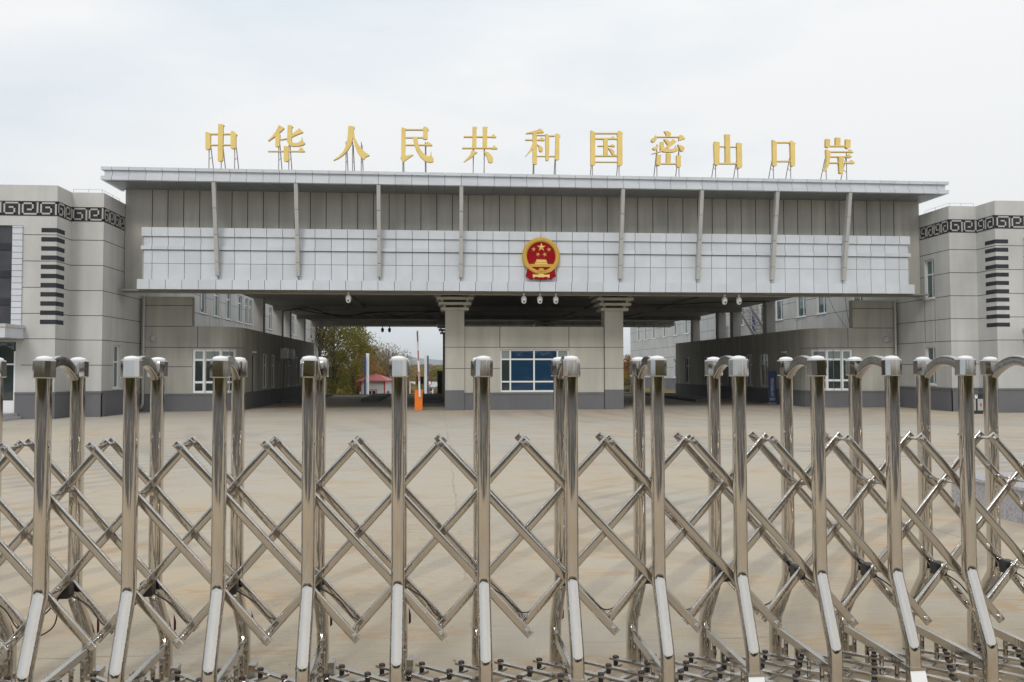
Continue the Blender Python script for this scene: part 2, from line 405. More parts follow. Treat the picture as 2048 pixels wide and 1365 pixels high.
# mountain
g = MB(); prof = [(-2600, 30), (-1800, 60), (-1300, 55), (-900, 75), (-640, 92), (-480, 128), (-380, 138), (-270, 112), (-150, 92), (-20, 76), (120, 66), (300, 52), (600, 40), (1100, 50), (1900, 34), (2800, 20)]
vs = []; fs = []
for x, z in prof:
    for k, (dy, q) in enumerate(((-1500, -.15), (-800, .22), (-350, .62), (0, 1), (900, .5), (2000, -.1))):
        vs.append((x*1.0, 6000+dy, z*q+random.uniform(-4, 4)*(q > 0)))
for i in range(len(prof)-1):
    for k in range(5): fs.append((i*6+k, (i+1)*6+k, (i+1)*6+k+1, i*6+k+1))
g.add(vs, fs, 'mount'); tag(g.build('mountain', smooth=80), kind='structure')

# ------------------------------------------------------------------ vegetation
def leaves(mb, c, rad, n_, size, mt, flat=1.):
    for _ in range(n_):
        while True:
            p = Vector((random.uniform(-1, 1), random.uniform(-1, 1), random.uniform(-1, 1)))
            if .25 < p.length < 1: break
        p = Vector((p.x*rad[0], p.y*rad[1], p.z*rad[2]))+Vector(c)
        a = Vector((random.gauss(0, 1), random.gauss(0, 1), random.gauss(0, 1)*flat)).normalized()
        b = a.cross(Vector((random.gauss(0, 1), random.gauss(0, 1), random.gauss(0, 1)))).normalized()
        s = size*random.uniform(.6, 1.4)
        mb.add([p-a*s, p-b*s*.55, p+a*s, p+b*s*.55], [(0, 1, 2, 3)], mt)
def tree(name, base, h, r, leafm, nl, size, clumps, label, cat, group, trunk_r=.16, low=.2):
    t = empty(name, base); tag(t, label, cat, group)
    tr = MB(); cr = MB()
    top = Vector((random.uniform(-.3, .3), random.uniform(-.3, .3), h*.85))
    tr.tube([(0, 0, -.3), (top.x*.3, top.y*.3, h*.4), tuple(top)], trunk_r, 'bark', 7, up=(0, 1, 0), scales=[1.2, .75, .2])
    for i in range(clumps):
        z = h*(low+(1-low)*((i+.5)/clumps)**.9); k = (z/h-low)/(1-low); rr = r*(.55+.75*math.sin(math.pi*min(1, .12+k*.86)))*.75
        a = random.uniform(0, 6.28); d = rr*random.uniform(.25, .95)
        c = Vector((math.cos(a)*d, math.sin(a)*d, z+random.uniform(-.3, .3)))
        tr.tube([(0, 0, max(.4, z-rr*.7)), tuple(c*.55+Vector((0, 0, z*.45-.1))), tuple(c)], trunk_r*.3, 'bark', 5, up=(0, 1, 0), scales=[1, .6, .2])
        q = random.uniform(.75, 1.35)*r*.36
        leaves(cr, c, (q, q, q*random.uniform(.6, .9)), int(nl/clumps*random.uniform(.6, 1.4)), size, leafm)
    tr.build('trunk', t, smooth=60); cr.build('crown', t)
    return t
def brush(name, base, h, r, label, leafm='leaf_dry', nt=70, nl=900, size=.07, group=None, cat='shrub'):
    t = empty(name, base); tag(t, label, cat, group); tr = MB(); cr = MB()
    for i in range(int(nt*1.4)):
        a = random.uniform(0, 6.28); d = r*math.sqrt(random.random())*.45; hh = h*random.uniform(.5, 1)
        p0 = Vector((math.cos(a)*d, math.sin(a)*d, -.2)); p2 = p0*1.7+Vector((random.uniform(-.4, .4), random.uniform(-.4, .4), hh))
        p1 = (p0+p2)/2+Vector((random.uniform(-.25, .25), random.uniform(-.25, .25), 0))
        tr.tube([tuple(p0), tuple(p1), tuple(p2)], random.uniform(.022, .05), 'twig', 4, up=(0, 1, 0), scales=[1.3, .9, .35])
        for k in range(2):
            b0 = p1.lerp(p2, random.random()); b1 = b0+Vector((random.uniform(-.5, .5), random.uniform(-.5, .5), random.uniform(.4, 1.1)))
            tr.tube([tuple(b0), tuple(b1)], .018, 'twig', 4, up=(0, 1, 0), scales=[1, .4])
    for k in range(16):
        a = random.uniform(0, 6.28); d = r*random.uniform(0, .8)
        leaves(cr, (math.cos(a)*d, math.sin(a)*d, h*random.uniform(.12, .86)), (r*.42, r*.42, h*.17), nl//16, size, leafm)
    tr.build('stems', t); cr.build('foliage', t); return t
def on(px, y): 
    p = atY(px, 760, y); return (p.x, y, gh(p.x, y))
g1 = 'trees beyond the far side of the canopy'
tree('poplar_tree', on(668, 54), 11.5, 4.1, 'leaf_green', 15000, .11, 46, 'tall dense green poplar beside the end of the left building, beyond the canopy', 'tree', g1, .2, .05)
tree('poplar_tree', on(706, 63), 8.8, 2.7, 'leaf_green', 8000, .11, 26, 'shorter olive green tree between the tall poplar and the orange tree', 'tree', g1, .16, .05)
tree('overhanging_tree', on(640, 47), 12.5, 4.2, 'leaf_green', 6500, .10, 26, 'loose leafy crown reaching over the corner of the left building', 'tree', g1, .2, .5)
tree('maple_tree', on(724, 76), 7.6, 2.5, 'leaf_orange', 5500, .12, 24, 'orange brown autumn tree behind the booth with the red roof, right of the green trees', 'tree', g1, .13, .1)
g2 = 'bare shrubs behind the red roofed booth'
brush('bare_shrub', on(752, 84), 8.1, 3.2, 'tall half bare shrub with upright twigs directly above the red roof', group=g2, nl=5200, size=.085)
brush('bare_shrub', on(778, 88), 8.0, 2.9, 'thin twiggy shrub at the right edge of the red roof', group=g2, nt=90, nl=3600, size=.075)
brush('bare_shrub', on(799, 92), 7.4, 2.6, 'smallest bare twiggy shrub, farthest right beside the open view to the mountain', group=g2, nt=80, nl=2600, size=.075)
brush('bare_shrub', on(735, 92), 8.6, 3.2, 'bare shrub behind the left end of the red roof', group=g2, nl=5200, size=.085)
tree('roadside_tree', on(1256, 58), 5.2, 1.7, 'leaf_orange', 3500, .10, 16, 'orange autumn tree in the gap right of the checkpoint block', 'tree', None, .1, .1)
brush('round_bush', on(1250, 50), 2.9, 1.5, 'low dark green bush below the orange tree right of the checkpoint block', leafm='leaf_green', nt=20, nl=2600, size=.09, cat='bush')
brush('round_bush', on(873, 150), 5.2, 4.2, 'yellow green bush on the far scrubland right of the blue and white pillar', leafm='leaf_green', nt=20, nl=1800, size=.2, cat='bush')
# far scrub, uncountable
s = MB()
for _ in range(5200):
    y = 95+560*random.random()**1.5; x = random.uniform(-.12, .10)*(y+33)-3
    hh = random.uniform(.5, 2.0)*(1+.3*(y > 250)); c = (x, y, gh(x, y)+hh*.4)
    leaves(s, c, (hh*1.1, hh*1.1, hh*.6), 7, hh*.33, random.choice(['leaf_dry', 'leaf_dry', 'leaf_orange', 'leaf_green']))
tag(s.build('scrub'), 'brown autumn scrub covering the far slope under the mountain', 'scrub', kind='stuff')
# woods behind the photographer: reflected in the polished posts
s = MB()
for _ in range(1500):
    x = random.uniform(-150, 150); y = -84-random.random()*14; hh = random.uniform(2, 4.5)+1.2*math.sin(x*.07)
    leaves(s, (x, y, hh*.5), (2.6, 2, hh*.5), 14, 1.1, random.choice(['leaf_green', 'leaf_dry', 'leaf_green']))
tag(s.build('woods'), 'woods along the road opposite the gate', 'woods', kind='stuff')

# ================================================================== CANOPY BUILDING
FB = [-14.2, -13.92, -13.36, -12.80, -12.23, -11.62]
fins_x = [-11.62, -8.79, -5.90, -2.95, 0, 2.95, 5.90, 8.77, 11.57]
J = [-13.92, -13.36, -12.80, -12.23]
for a, b in zip(fins_x, fins_x[1:]): J += [a+(b-a)*k/5 for k in range(5)]
J += [11.57, 12.15, 12.72, 13.29, 13.85]
can = tag(empty('gateway_canopy', (0, 0, 0)), 'wide gateway canopy clad in pale aluminium panels, on two central pillars', 'canopy')
def panel_row(mb, x0, x1, joints, y, th, z0, z1, mt, gap=.017):
    e = [x0]+[j for j in joints if x0+.05 < j < x1-.05]+[x1]
    for a, b in zip(e, e[1:]): mb.box(a+gap/2, b-gap/2, y, y+th, z0, z1, mt)
# grey upper wall (vertical joints)
w = MB(); w.box(-15.12, 15.12, -1.3, -1.0, 4.40, 8.18, 'stucco_up')
for x in [-14.17, -13.62, -13.06, -12.49, -11.93]+[a+(b-a)*(k+.5)/5 for a, b in zip(fins_x, fins_x[1:]) for k in range(5)]+[11.85, 12.42, 12.98, 13.53, 14.08]:
    w.box(x-.013, x+.013, -1.304, -1.3, 6.60, 8.18, 'joint')
w.build('upper_wall', can)
# aluminium fascia
f = MB(); b = .018
f.box(-14.24, 14.24, -1.98, -1.304, 4.47, 6.64, 'alu_back')
panel_row(f, -14.28, 14.28, J, -2.10, .11, 6.345, 6.66, 'alu')
panel_row(f, -14.22, 14.22, J, -2.035, .05, 5.995, 6.335, 'alu')
panel_row(f, -14.30, 14.30, J, -2.10, .11, 5.87, 6.00, 'alu')
panel_row(f, -14.22, 14.22, J, -2.03, .045, 5.384, 5.85, 'alu')
panel_row(f, -14.22, 14.22, J, -2.03, .045, 4.79, 5.370, 'alu')
panel_row(f, -14.40, 14.40, [j-.05 for j in J], -2.15, .16, 4.45, 4.80, 'alu')
for s_ in (-1, 1):
    x = s_*14.26
    f.box(min(x, x-s_*.04), max(x, x-s_*.04), -1.97, -1.306, 4.48, 6.63, 'alu')
f.build('fascia', can)
# cornice
c = MB()
c.box(-15.30, 15.30, -2.66, -1.0, 8.20, 8.60, 'alu_back'); c.box(-12.0, 12.0, -.999, 3.2, 5.3, 8.60, 'stucco_up')
cj = [-15.05+.562*k for k in range(60)]
cj = [j for j in J if abs(j) < 14.5]+[-15.05, -14.49, 14.42, 14.98]
cj = sorted(cj)
panel_row(c, -15.42, 15.42, cj, -2.84, .20, 8.52, 8.63, 'alu', .014)
panel_row(c, -15.32, 15.32, cj, -2.76, .10, 8.30, 8.515, 'alu', .014)
panel_row(c, -15.42, 15.42, cj, -2.84, .20, 8.175, 8.31, 'alu', .014)
for s_ in (-1, 1):
    for (z0, z1, xo) in ((8.52, 8.63, 15.42), (8.31, 8.52, 15.34), (8.175, 8.31, 15.42)):
        for k in range(2):
            ya = -2.63+k*.9; x = s_*xo
            c.box(min(x, x-s_*.1), max(x, x-s_*.1), ya, ya+.885, z0+.002, z1-.004, 'alu')
c.build('cornice', can)
c = MB(); e = [-15.3]+cj+[15.3]
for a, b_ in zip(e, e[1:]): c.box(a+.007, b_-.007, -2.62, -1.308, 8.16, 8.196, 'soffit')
c.build('soffit', can)
c = MB(); c.box(-15.25, 15.25, -2.6, -1.0, 8.601, 8.615, 'stucco_up'); c.box(-12, 12, -.999, 3.2, 8.601, 8.615, 'stucco_up'); c.box(-12.05, 12.05, 3.21, 23.5, 5.301, 5.33, 'stucco_up'); c.build('roof', can)
# fins
for x in fins_x:
    if x == 0: continue
    q = MB(); zs = [8.17, 7.27, 6.37, 5.41, 4.93]
    Yf = lambda z: -2.82+(8.17-z)/(8.17-4.93)*.60
    for za, zb in zip(zs, zs[1:]):
        za -= .008; zb += .008
        ya, yb = Yf(za), Yf(zb); q.add([(x-.065, yb, zb), (x+.065, yb, zb), (x+.065, ya, za), (x-.065, ya, za), (x-.065, yb+.20, zb), (x+.065, yb+.20, zb), (x+.065, ya+.20, za), (x-.065, ya+.20, za)],
              [(0, 1, 2, 3), (5, 4, 7, 6), (1, 5, 6, 2), (4, 0, 3, 7), (3, 2, 6, 7), (4, 5, 1, 0)], 'fin')
    q.box(x-.05, x+.05, -2.2, -2.04, 5.0, 5.9, 'fin')
    q.build('fin', can)
# ceiling slab and beams
c = MB()
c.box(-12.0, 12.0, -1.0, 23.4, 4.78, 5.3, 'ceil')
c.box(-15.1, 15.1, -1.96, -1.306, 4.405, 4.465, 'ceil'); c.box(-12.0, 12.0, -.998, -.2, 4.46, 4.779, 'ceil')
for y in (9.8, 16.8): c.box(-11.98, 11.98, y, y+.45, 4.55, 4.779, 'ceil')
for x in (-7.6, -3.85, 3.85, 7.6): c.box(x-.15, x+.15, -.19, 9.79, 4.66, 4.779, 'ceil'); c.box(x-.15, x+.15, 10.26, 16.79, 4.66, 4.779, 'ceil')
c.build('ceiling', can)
c = MB(); c.box(-12, 12, 22.6, 23.2, 4.50, 4.779, 'stucco_up'); c.box(-12, 12, 23.42, 23.6, 4.46, 5.6, 'alu_back')
e = [-12+.558*k for k in range(44)]
for a, b_ in zip(e, e[1:]): c.box(a+.01, b_-.01, 23.38, 23.415, 4.44, 4.75, 'stucco_up')
c.build('rear_fascia', can)
# pillars with stepped capitals
def pillar(x, y, hz=3.89, w_=.74):
    p = MB(); p.box(x-w_/2, x+w_/2, y, y+w_, .78, hz, 'stucco_beige'); p.box(x-w_/2-.004, x+w_/2+.004, y-.004, y+w_+.004, 0, .78, 'plinth')
    for z in (1.62, 2.45): p.box(x-w_/2-.002, x+w_/2+.002, y-.002, y+w_+.002, z-.010, z+.010, 'joint')
    o = p.build('pillar', can); q = MB(); yc = y+w_/2
    for k, wd in enumerate((1.09, 1.27, 1.44, 1.60)):
        z = hz+.2*k; q.box(x-wd/2, x+wd/2, yc-wd/2, yc+wd/2, z, z+.10, 'stucco_beige')
        if k < 3:
            i = wd/2-.14
            for sx in (-1, 1):
                for sy in (-1, 1): q.box(x+sx*i-.05, x+sx*i+.05, yc+sy*i-.05, yc+sy*i+.05, z+.10, z+.20, 'stucco_beige')
            q.box(x-.15, x+.15, yc-.15, yc+.15, z+.10, z+.20, 'ceil')  # core coloured darker than the tiers, so the gaps between them read shaded
    q.box(x-.3, x+.3, yc-.3, yc+.3, hz+.70, 4.78, 'ceil')
    q.build('capital', o)
for x in (-3.135, 3.16): pillar(x, 0); pillar(x, 21.2)
for s_ in (-1, 1):
    for y in (5.45, 9.98, 12.3, 17.0):
        p = MB(); xa, xb = sorted((s_*11.56, s_*11.98)); p.box(xa, xb, y, y+.5, 3.26, 4.779, 'stucco'); p.build('roof_column', can)

# ------------------------------------------------------------------ central checkpoint block
cb = tag(empty('checkpoint_block', (0, .1, 0)), 'single storey grey checkpoint block with a blue-backed window, between the two pillars', 'building')
hx = 2.765
w = MB(); wall(w, (-hx, 0, 0), (1, 0, 0), (0, -1, 0), 2*hx, 0, 3.26, [(hx-1.35, hx+1.38, .70, 2.37)], .22, 'stucco_beige')
w.box(-hx, hx, .222, 19, 3.18, 3.26, 'stucco_beige')
w.box(-3.5, -3.3, .8, 19, 0, 3.2, 'stucco_up'); w.box(3.3, 3.5, .8, 19, 0, 3.2, 'stucco_up'); w.box(-3.3, 3.3, 18.8, 19, 0, 3.2, 'stucco_up')
for z in (1.62, 2.45):
    w.box(-hx, -1.36, -.003, 0, z-.010, z+.010, 'joint'); w.box(1.39, hx, -.003, 0, z-.010, z+.010, 'joint')
w.box(-1.36, 1.39, -.003, 0, 2.438, 2.462, 'joint')
for x in (-1.37, 1.37): w.box(x-.012, x+.012, -.003, 0, 2.463, 3.26, 'joint')
w.build('wall', cb)
w = MB(); w.box(-hx, hx, -.03, -.001, 0, .60, 'plinth'); w.box(-hx, hx, -.05, -.001, .60, .68, 'plinth'); w.build('plinth', cb)
window(cb, (0, 0, 0), (1, 0, 0), (0, -1, 0), -1.35, 1.38, .70, 2.37, [-.95, -.01, .92], [1.10, 1.98], .06, .08,
       special=lambda i, j: 'glass_blue' if i in (1, 2) else ('curtain' if j == 2 else 'glass'))
# ------------------------------------------------------------------ side buildings (towers + receding flank)
KEY = [(1.0, 0), (1.0, 1), (.14, 1), (.14, .04), (.72, .04), (.72, .60), (.44, .60)]
def greek(mb, p0, ud, nd, u0, u1, z0, z1):
    p0, ud, nd = Vector(p0), Vector(ud), Vector(nd); L = u1-u0; n_ = max(1, round(L/.52)); w_ = L/n_
    X = Matrix(((ud.x, nd.x, 0, p0.x), (ud.y, nd.y, 0, p0.y), (0, 0, 1, p0.z), (0, 0, 0, 1)))
    mb.box(u0, u1, 0, .012, z0, z1, 'band', X); t = .052; H = z1-z0-.12
    for i in range(n_):
        pts = [(u0+i*w_+px*(w_-.035), z0+.06+(pz if i % 2 == 0 else 1-pz)*H) for px, pz in KEY]
        for (a, b_), (c_, d) in zip(pts, pts[1:]):
            mb.box(min(a, c_)-t/2, max(a, c_)+t/2, .0125, .022, min(b_, d)-t/2, max(b_, d)+t/2, 'key', X)
def side_building(s_):
    nm = 'left' if s_ < 0 else 'right'
    lab = {'left': 'grey side building at the left, Greek key frieze above dark slots and small entrance canopy',
           'right': 'grey side building at the right, Greek key frieze above dark slots and two narrow windows'}[nm]
    B = tag(empty('customs_building', (s_*15.14, 0, 0)), lab, 'building')
    sx = lambda x: (x-15.14)*s_      # local x from |world x|
    def bx(mb, xa, xb, *r): a, b_ = sorted((sx(xa), sx(xb))); mb.box(a, b_, *r)
    T = 7.63; w = MB(); yL = 49.5
    # flank wall along Y facing the courtyard, with windows
    if s_ < 0:
        up = [(8.5, 9.6), (11.0, 12.1), (13.45, 14.6), (16.1, 17.2), (18.0, 18.8), (19.1, 19.9), (25, 26), (28, 29), (31, 32), (34, 35), (37, 38), (40, 41), (43.5, 44.5), (46.5, 47.5)]
        holes = [(a, b_, 4.35, 5.85) for a, b_ in up]+[(a, b_, .95, 2.45) for a, b_ in up[6:]]+[(-2.24, -1.54, .95, 2.46)]
    else:
        up = [(3.3, 4.3), (6.88, 7.96), (9.2, 10.35), (12.15, 13.2), (14.7, 15.6), (18.1, 19.0), (29.9, 31.05), (33.0, 34.1), (36.3, 37.4), (39.8, 41.0), (42.9, 43.9), (45.4, 46.7)]
        holes = [(a, b_, 4.33, 5.83) for a, b_ in up]+[(a, b_, .95, 2.45) for a, b_ in up[6:]]+[(-2.22, -1.58, 4.30, 5.80), (-2.20, -1.54, .98, 2.42)]
    holes += [(16.2, 16.9, 3.3, 5.1)] if s_ > 0 else []
    sh = 3.22
    H2 = [(a+sh, b_+sh, c_, d) for a, b_, c_, d in holes]
    wall(w, (0, -sh, 0), (0, 1, 0), (-s_, 0, 0), yL+sh, 0, T, H2, .25, 'stucco')
    def ftwin(x0, x1, y):   # front-facing wall pieces
        bx(w, x0, x1, y, y+.25, 0, T, 'stucco')
    xa = 15.14; bx(w, xa+.252, 16.2, -3.22, -2.97, 0, T, 'stucco')
    bx(w, xa, xa+.251, -3.2205, -3.22, 0, T, 'stucco')
    bx(w, 16.2, 16.45, -4.3, -2.971, 0, T, 'stucco'); bx(w, 16.451, 17.25, -4.3, -4.05, 0, T, 'stucco')
    bx(w, 17.25, 26, -4.3, -4.05, 6.30, T, 'stucco'); bx(w, 17.25, 26, -4.3, -4.05, 0, 2.55, 'stucco') if s_ > 0 else bx(w, 17.25, 17.42, -4.3, -4.05, 0, 3.0, 'stucco')
    bx(w, 15.4, 26, yL-.25, yL, 0, T, 'stucco'); bx(w, 15.14, 26, -3.1, yL, T-.6, T-.5, 'stucco')
    if s_ < 0: bx(w, 17.42, 26, -4.3, -4.05, 2.5, 3.0, 'stucco')
    # joints
    for z in (1.75, 2.6, 3.43, 4.28, 5.14, 6.0):
        bx(w, 15.14, 16.2, -3.2235, -3.221, z-.010, z+.010, 'joint'); bx(w, 16.197, 16.1999, -4.3, -3.2236, z-.010, z+.010, 'joint')
        bx(w, 16.197, 17.25, -4.303, -4.3001, z-.010, z+.010, 'joint')
        if s_ > 0: bx(w, 17.25, 26, -4.303, -4.3001, z-.010, z+.010, 'joint') if z < 2.5 else None
        # flank, broken at windows
        segs = [(-3.22, yL)]
        for (a, b_, c_, d) in holes:
            if c_ < z < d: segs = [q for (p, r_) in segs for q in ((p, min(a, r_)), (max(b_, p), r_)) if q[1]-q[0] > .01] if True else segs
        for a, b_ in segs: bx(w, 15.137, 15.1399, a, b_, z-.010, z+.010, 'joint')
    for y in ([x for x in (5.2, 10.3, 12.8, 15.3, 21.5, 24, 27, 30, 33, 36, 39, 42, 45)]):
        bx(w, 15.138, 15.1398, y, y+.018, 3.43, 4.28, 'joint')
    if s_ > 0:
        for y in (-2.24, -1.56): bx(w, 15.138, 15.1398, y, y+.018, 2.6, 4.26, 'joint'); 
    w.build('wall', B)
    p = MB(); 
    segs = [(-3.25, .415), (20.8, yL)]
    p2 = MB()
    for (a, b_), pp in zip(segs, (p, p2)): bx(pp, 15.11, 15.139, a, b_, 0, .80, 'plinth'); bx(pp, 15.09, 15.139, a, b_, .80, .87, 'plinth')
    p2.build('plinth', B)
    for (za, zb, o) in ((0, .80, .03), (.80, .87, .05)):
        bx(p, 15.14-o, 16.2-o, -3.22-o, -3.2206, za, zb, 'plinth'); bx(p, 16.2-o, 16.1999, -4.3-o, -3.222-o, za, zb, 'plinth')
        bx(p, 16.2, 17.42 if s_ < 0 else 26, -4.3-o, -4.3005, za, zb, 'plinth')
    p.build('plinth', B)
    k = MB()
    if s_ < 0:
        greek(k, (0, -4.3, 0), (1, 0, 0), (0, -1, 0), sx(17.92), sx(16.2), 6.62, 7.10); greek(k, (0, -3.22, 0), (1, 0, 0), (0, -1, 0), sx(16.2), sx(15.14), 6.64, 7.13)
        greek(k, (0, -3.22, 0), (1, 0, 0), (0, -1, 0), sx(19.6), sx(17.93), 6.62, 7.10) if False else greek(k, (0, -4.3, 0), (1, 0, 0), (0, -1, 0), sx(21.3), sx(17.93), 6.62, 7.10)
    else:
        greek(k, (0, -4.3, 0), (1, 0, 0), (0, -1, 0), sx(16.2), sx(17.92), 6.62, 7.10); greek(k, (0, -3.22, 0), (1, 0, 0), (0, -1, 0), sx(15.14), sx(16.2), 6.64, 7.13)
        greek(k, (0, -4.3, 0), (1, 0, 0), (0, -1, 0), sx(17.93), sx(21.3), 6.62, 7.10)
    greek(k, (sx(16.2), 0, 0), (0, 1, 0), (-s_, 0, 0), -4.3, -3.22, 6.63, 7.115); greek(k, (0, 0, 0), (0, 1, 0), (-s_, 0, 0), -3.22, -1.31, 6.64, 7.13)
    k.build('frieze', B)
    for i in range(11):
        z = 3.08+.30*i; q = MB()
        bx(q, 16.19, 16.68, -4.306, -4.29, z, z+.145, 'band'); bx(q, 16.1935, 16.21, -4.289, -3.72, z, z+.145, 'band')
        q.build('dark_slot', B)
    for (a, b_, c_, d) in holes:
        if b_-a < .75 and d-c_ > 1.7:
            q = MB(); bx(q, 15.2, 15.26, a, b_, c_, d, 'blue'); q.build('door', B); continue
        zc = d-.42 if b_ > 0 else c_+.92
        window(B, (0, 0, 0), (0, 1, 0), (-s_, 0, 0), a, b_, c_, d, [a+(b_-a)*(.42 if s_ < 0 else .36)], [zc], .05, .07, 'glass_teal' if a > 0 else 'glass_teal', sill=True)
    # parapet rail
    r = MB()
    for y in (-3.1, -2.2, -1.5): r.tube([(sx(15.25), y, T), (sx(15.25), y, T+.13)], .006, 'galv', 4)
    r.tube([(sx(15.25), -3.1, T+.13), (sx(15.25), -1.5, T+.13)], .005, 'galv', 4); r.tube([(sx(15.25), -3.1, T+.13), (sx(16.2), -3.1, T+.13)], .005, 'galv', 4)
    for x in (15.7, 16.2): r.tube([(sx(x), -3.1, T), (sx(x), -3.1, T+.13)], .006, 'galv', 4)
    r.build('lightning_wire', B)
    # ribbed white cladding and dark glazing
    q = MB(); z = 3.02
    while z < 6.25:
        bx(q, 17.25, 17.56, -4.36 if s_ < 0 else -4.36, -4.2, z, min(z+.185, 6.28), 'alu'); z += .20
    bx(q, 17.25, 17.55, -4.30, -4.06, 3.0, 6.30, 'alu_back'); q.build('ribbed_cladding', B)
    q = MB(); bx(q, 17.56, 26, -4.22, -4.1, 2.55, 6.299, 'darkpanel')
    for zz in (3.7, 4.6, 5.5): bx(q, 17.56, 26, -4.26, -4.221, zz, zz+.22, 'band')
    q.build('dark_glazing', B)
    q = MB(); bx(q, 17.18, 22, -5.5, -4.305, 2.60, 2.93, 'alu'); bx(q, 17.14, 22, -5.54, -4.304, 2.931, 3.03, 'stucco'); bx(q, 17.16, 22, -5.52, -4.304, 2.57, 2.60, 'soffit')
    q.build('entrance_canopy', B)
    if s_ < 0:
        q = MB(); bx(q, 17.43, 17.48, -4.28, -4.2, .2, 2.2, 'upvc'); bx(q, 17.48, 19, -4.28, -4.2, 1.75, 1.80, 'upvc'); bx(q, 17.48, 19, -4.26, -4.2, 1.80, 2.49, 'glass'); bx(q, 17.48, 19, -4.26, -4.2, .6, 1.75, 'glass'); bx(q, 17.48, 19, -4.27, -4.2, .2, .6, 'upvc')
        bx(q, 17.42, 19, -4.19, -4.1, .1, 2.5, 'darkpanel'); q.build('entrance_door', B)
    q = MB(); bx(q, 17.18, 22, -5.6, -4.352, 0, .10, 'granite'); bx(q, 17.30 if s_ < 0 else 17.5, 22, -5.3, -4.353, .101, .20, 'granite')
    q.build('step', B)
    return B
LB = side_building(-1); RB = side_building(1)
for s_, lab in ((-1, 'grey single storey office wing left of the canopy passage with a wide white window'), (1, 'grey single storey office wing right of the canopy passage with a wide white window')):
    W = tag(empty('office_wing', (s_*13.2, .42, 0)), lab, 'building')
    # plan polyline from outer wall to rear, world |x|
    arc = [(12.7-1.2*math.sin(R(a)), 1.62-1.2*math.cos(R(a))) for a in (0, 15, 30, 45, 60, 75, 90)]
    L_ = lambda x, y: ((x-13.2)*s_, y-.42)
    w = MB(); pl = MB()
    def bx(mb, xa, xb, y0, y1, *r):
        a, b_ = sorted(((xa-13.2)*s_, (xb-13.2)*s_)); mb.box(a, b_, y0-.42, y1-.42, *r)
    # tall panel that reaches up to the canopy
    bx(w, 13.2, 15.088, .42, .72, 0, 4.40, 'stucco_up')
    for z in (.87+.84, 2.45, 3.26, 4.06): bx(w, 13.2, 15.088, .417, .4199, z-.011, z+.011, 'joint')
    # flat window wall piece then facets
    pts = [(13.2, .42), (12.7, .42)]+arc[1:]
    win_f = []
    tot = 0
    for (a, b_) in zip(pts, pts[1:]):
        A, Bp = Vector((*L_(*a), 0)), Vector((*L_(*b_), 0)); ud = (Bp-A).normalized(); L = (Bp-A).length
        nd = Vector((0, 0, 1)).cross(ud); 
        if nd.dot(Vector((0, -1, 0))+Vector((-s_, 0, 0))) < 0: nd = -nd
        hole = [(0.0005, L-.0005, .70, 2.38)] if tot < 1.70 else []
        if a == (13.2, .42): hole = [(.03, L-.0005, .70, 2.38)]
        wall(w, A, ud, nd, L, 0, 3.26, hole, .2, 'stucco_up')
        if hole: win_f.append((A, ud, nd, hole[0], tot))
        X = Matrix(((ud.x, nd.x, 0, A.x), (ud.y, nd.y, 0, A.y), (0, 0, 1, 0), (0, 0, 0, 1)))
        w.box(0, L, .001, .003, 2.44, 2.46, 'joint', X)
        pl.box(-.004, L+.004, .001, .03, 0, .62, 'plinth', X); pl.box(-.006, L+.006, .001, .05, .62, .68, 'plinth', X)
        tot += L
    for z0, z1, o in ((0, .62, .03), (.62, .68, .05)): bx(pl, 13.2, 15.088, .42-o, .4165, z0, z1, 'plinth'); bx(pl, 11.5-o, 11.499, 1.6, 20.6, z0, z1, 'plinth'); bx(pl, 11.5, 15.1, 20.6, 20.6+o, z0, z1, 'plinth')
    bx(w, 12.98, 13.0, .4165, .4195, 2.46, 3.26, 'joint')
    side_holes = [(3.0, 3.6, .0, 2.2), (5.2, 6.2, .75, 2.3), (7.2, 8.1, .75, 2.3), (10.0, 10.8, 0, 2.15), (11.6, 12.5, .75, 2.3), (14.0, 14.9, .75, 2.3), (17.6, 18.5, .75, 2.3)]
    y00 = 1.62
    wall(w, (*L_(11.5, y00), 0), (0, 1, 0), (-s_, 0, 0), 20.6-y00, 0, 3.26, [(a-y00, b_-y00, c_, d) for a, b_, c_, d in side_holes], .2, 'stucco_up')
    bx(w, 11.703, 15.1, 20.4, 20.6, 0, 3.26, 'stucco'); bx(w, 12.2, 15.1, .9, 20.39, 3.1, 3.2, 'stucco_up')
    bx(w, 11.72, 12.2, 2.0, 20.39, 3.1, 3.2, 'stucco_up')
    bx(w, 11.4965, 11.4995, 1.65, 20.6, 2.44, 2.46, 'key')
    w.build('wall', W); pl.build('plinth', W)
    fr = MB(); gl = MB()
    for k, (A, ud, nd, h, tt) in enumerate(win_f):
        X = Matrix(((ud.x, nd.x, 0, A.x), (ud.y, nd.y, 0, A.y), (0, 0, 1, 0), (0, 0, 0, 1))); L = h[1]
        for z in (.70, 1.07, 1.93, 2.30): fr.box(h[0], L, -.10, -.05, z, z+.08, 'upvc', X)
        gl.box(h[0], L, -.085, -.075, .74, 2.34, 'glass', X); gl.box(h[0]+.02, L-.02, -.074, -.071, 2.0, 2.33, 'curtain', X)
        if k == 0: fr.box(h[0], h[0]+.05, -.10, -.049, .70, 2.38, 'upvc', X)
        if k in (0, 2, 4) or k == len(win_f)-1: fr.box(L-.10, L+.02, -.10, -.047, .70, 2.38, 'upvc', X)
        if k == 0: fr.box(.03, .11, -.10, -.046, .70, 2.38, 'upvc', X)
    o = fr.build('window', W); gl.build('pane', o)
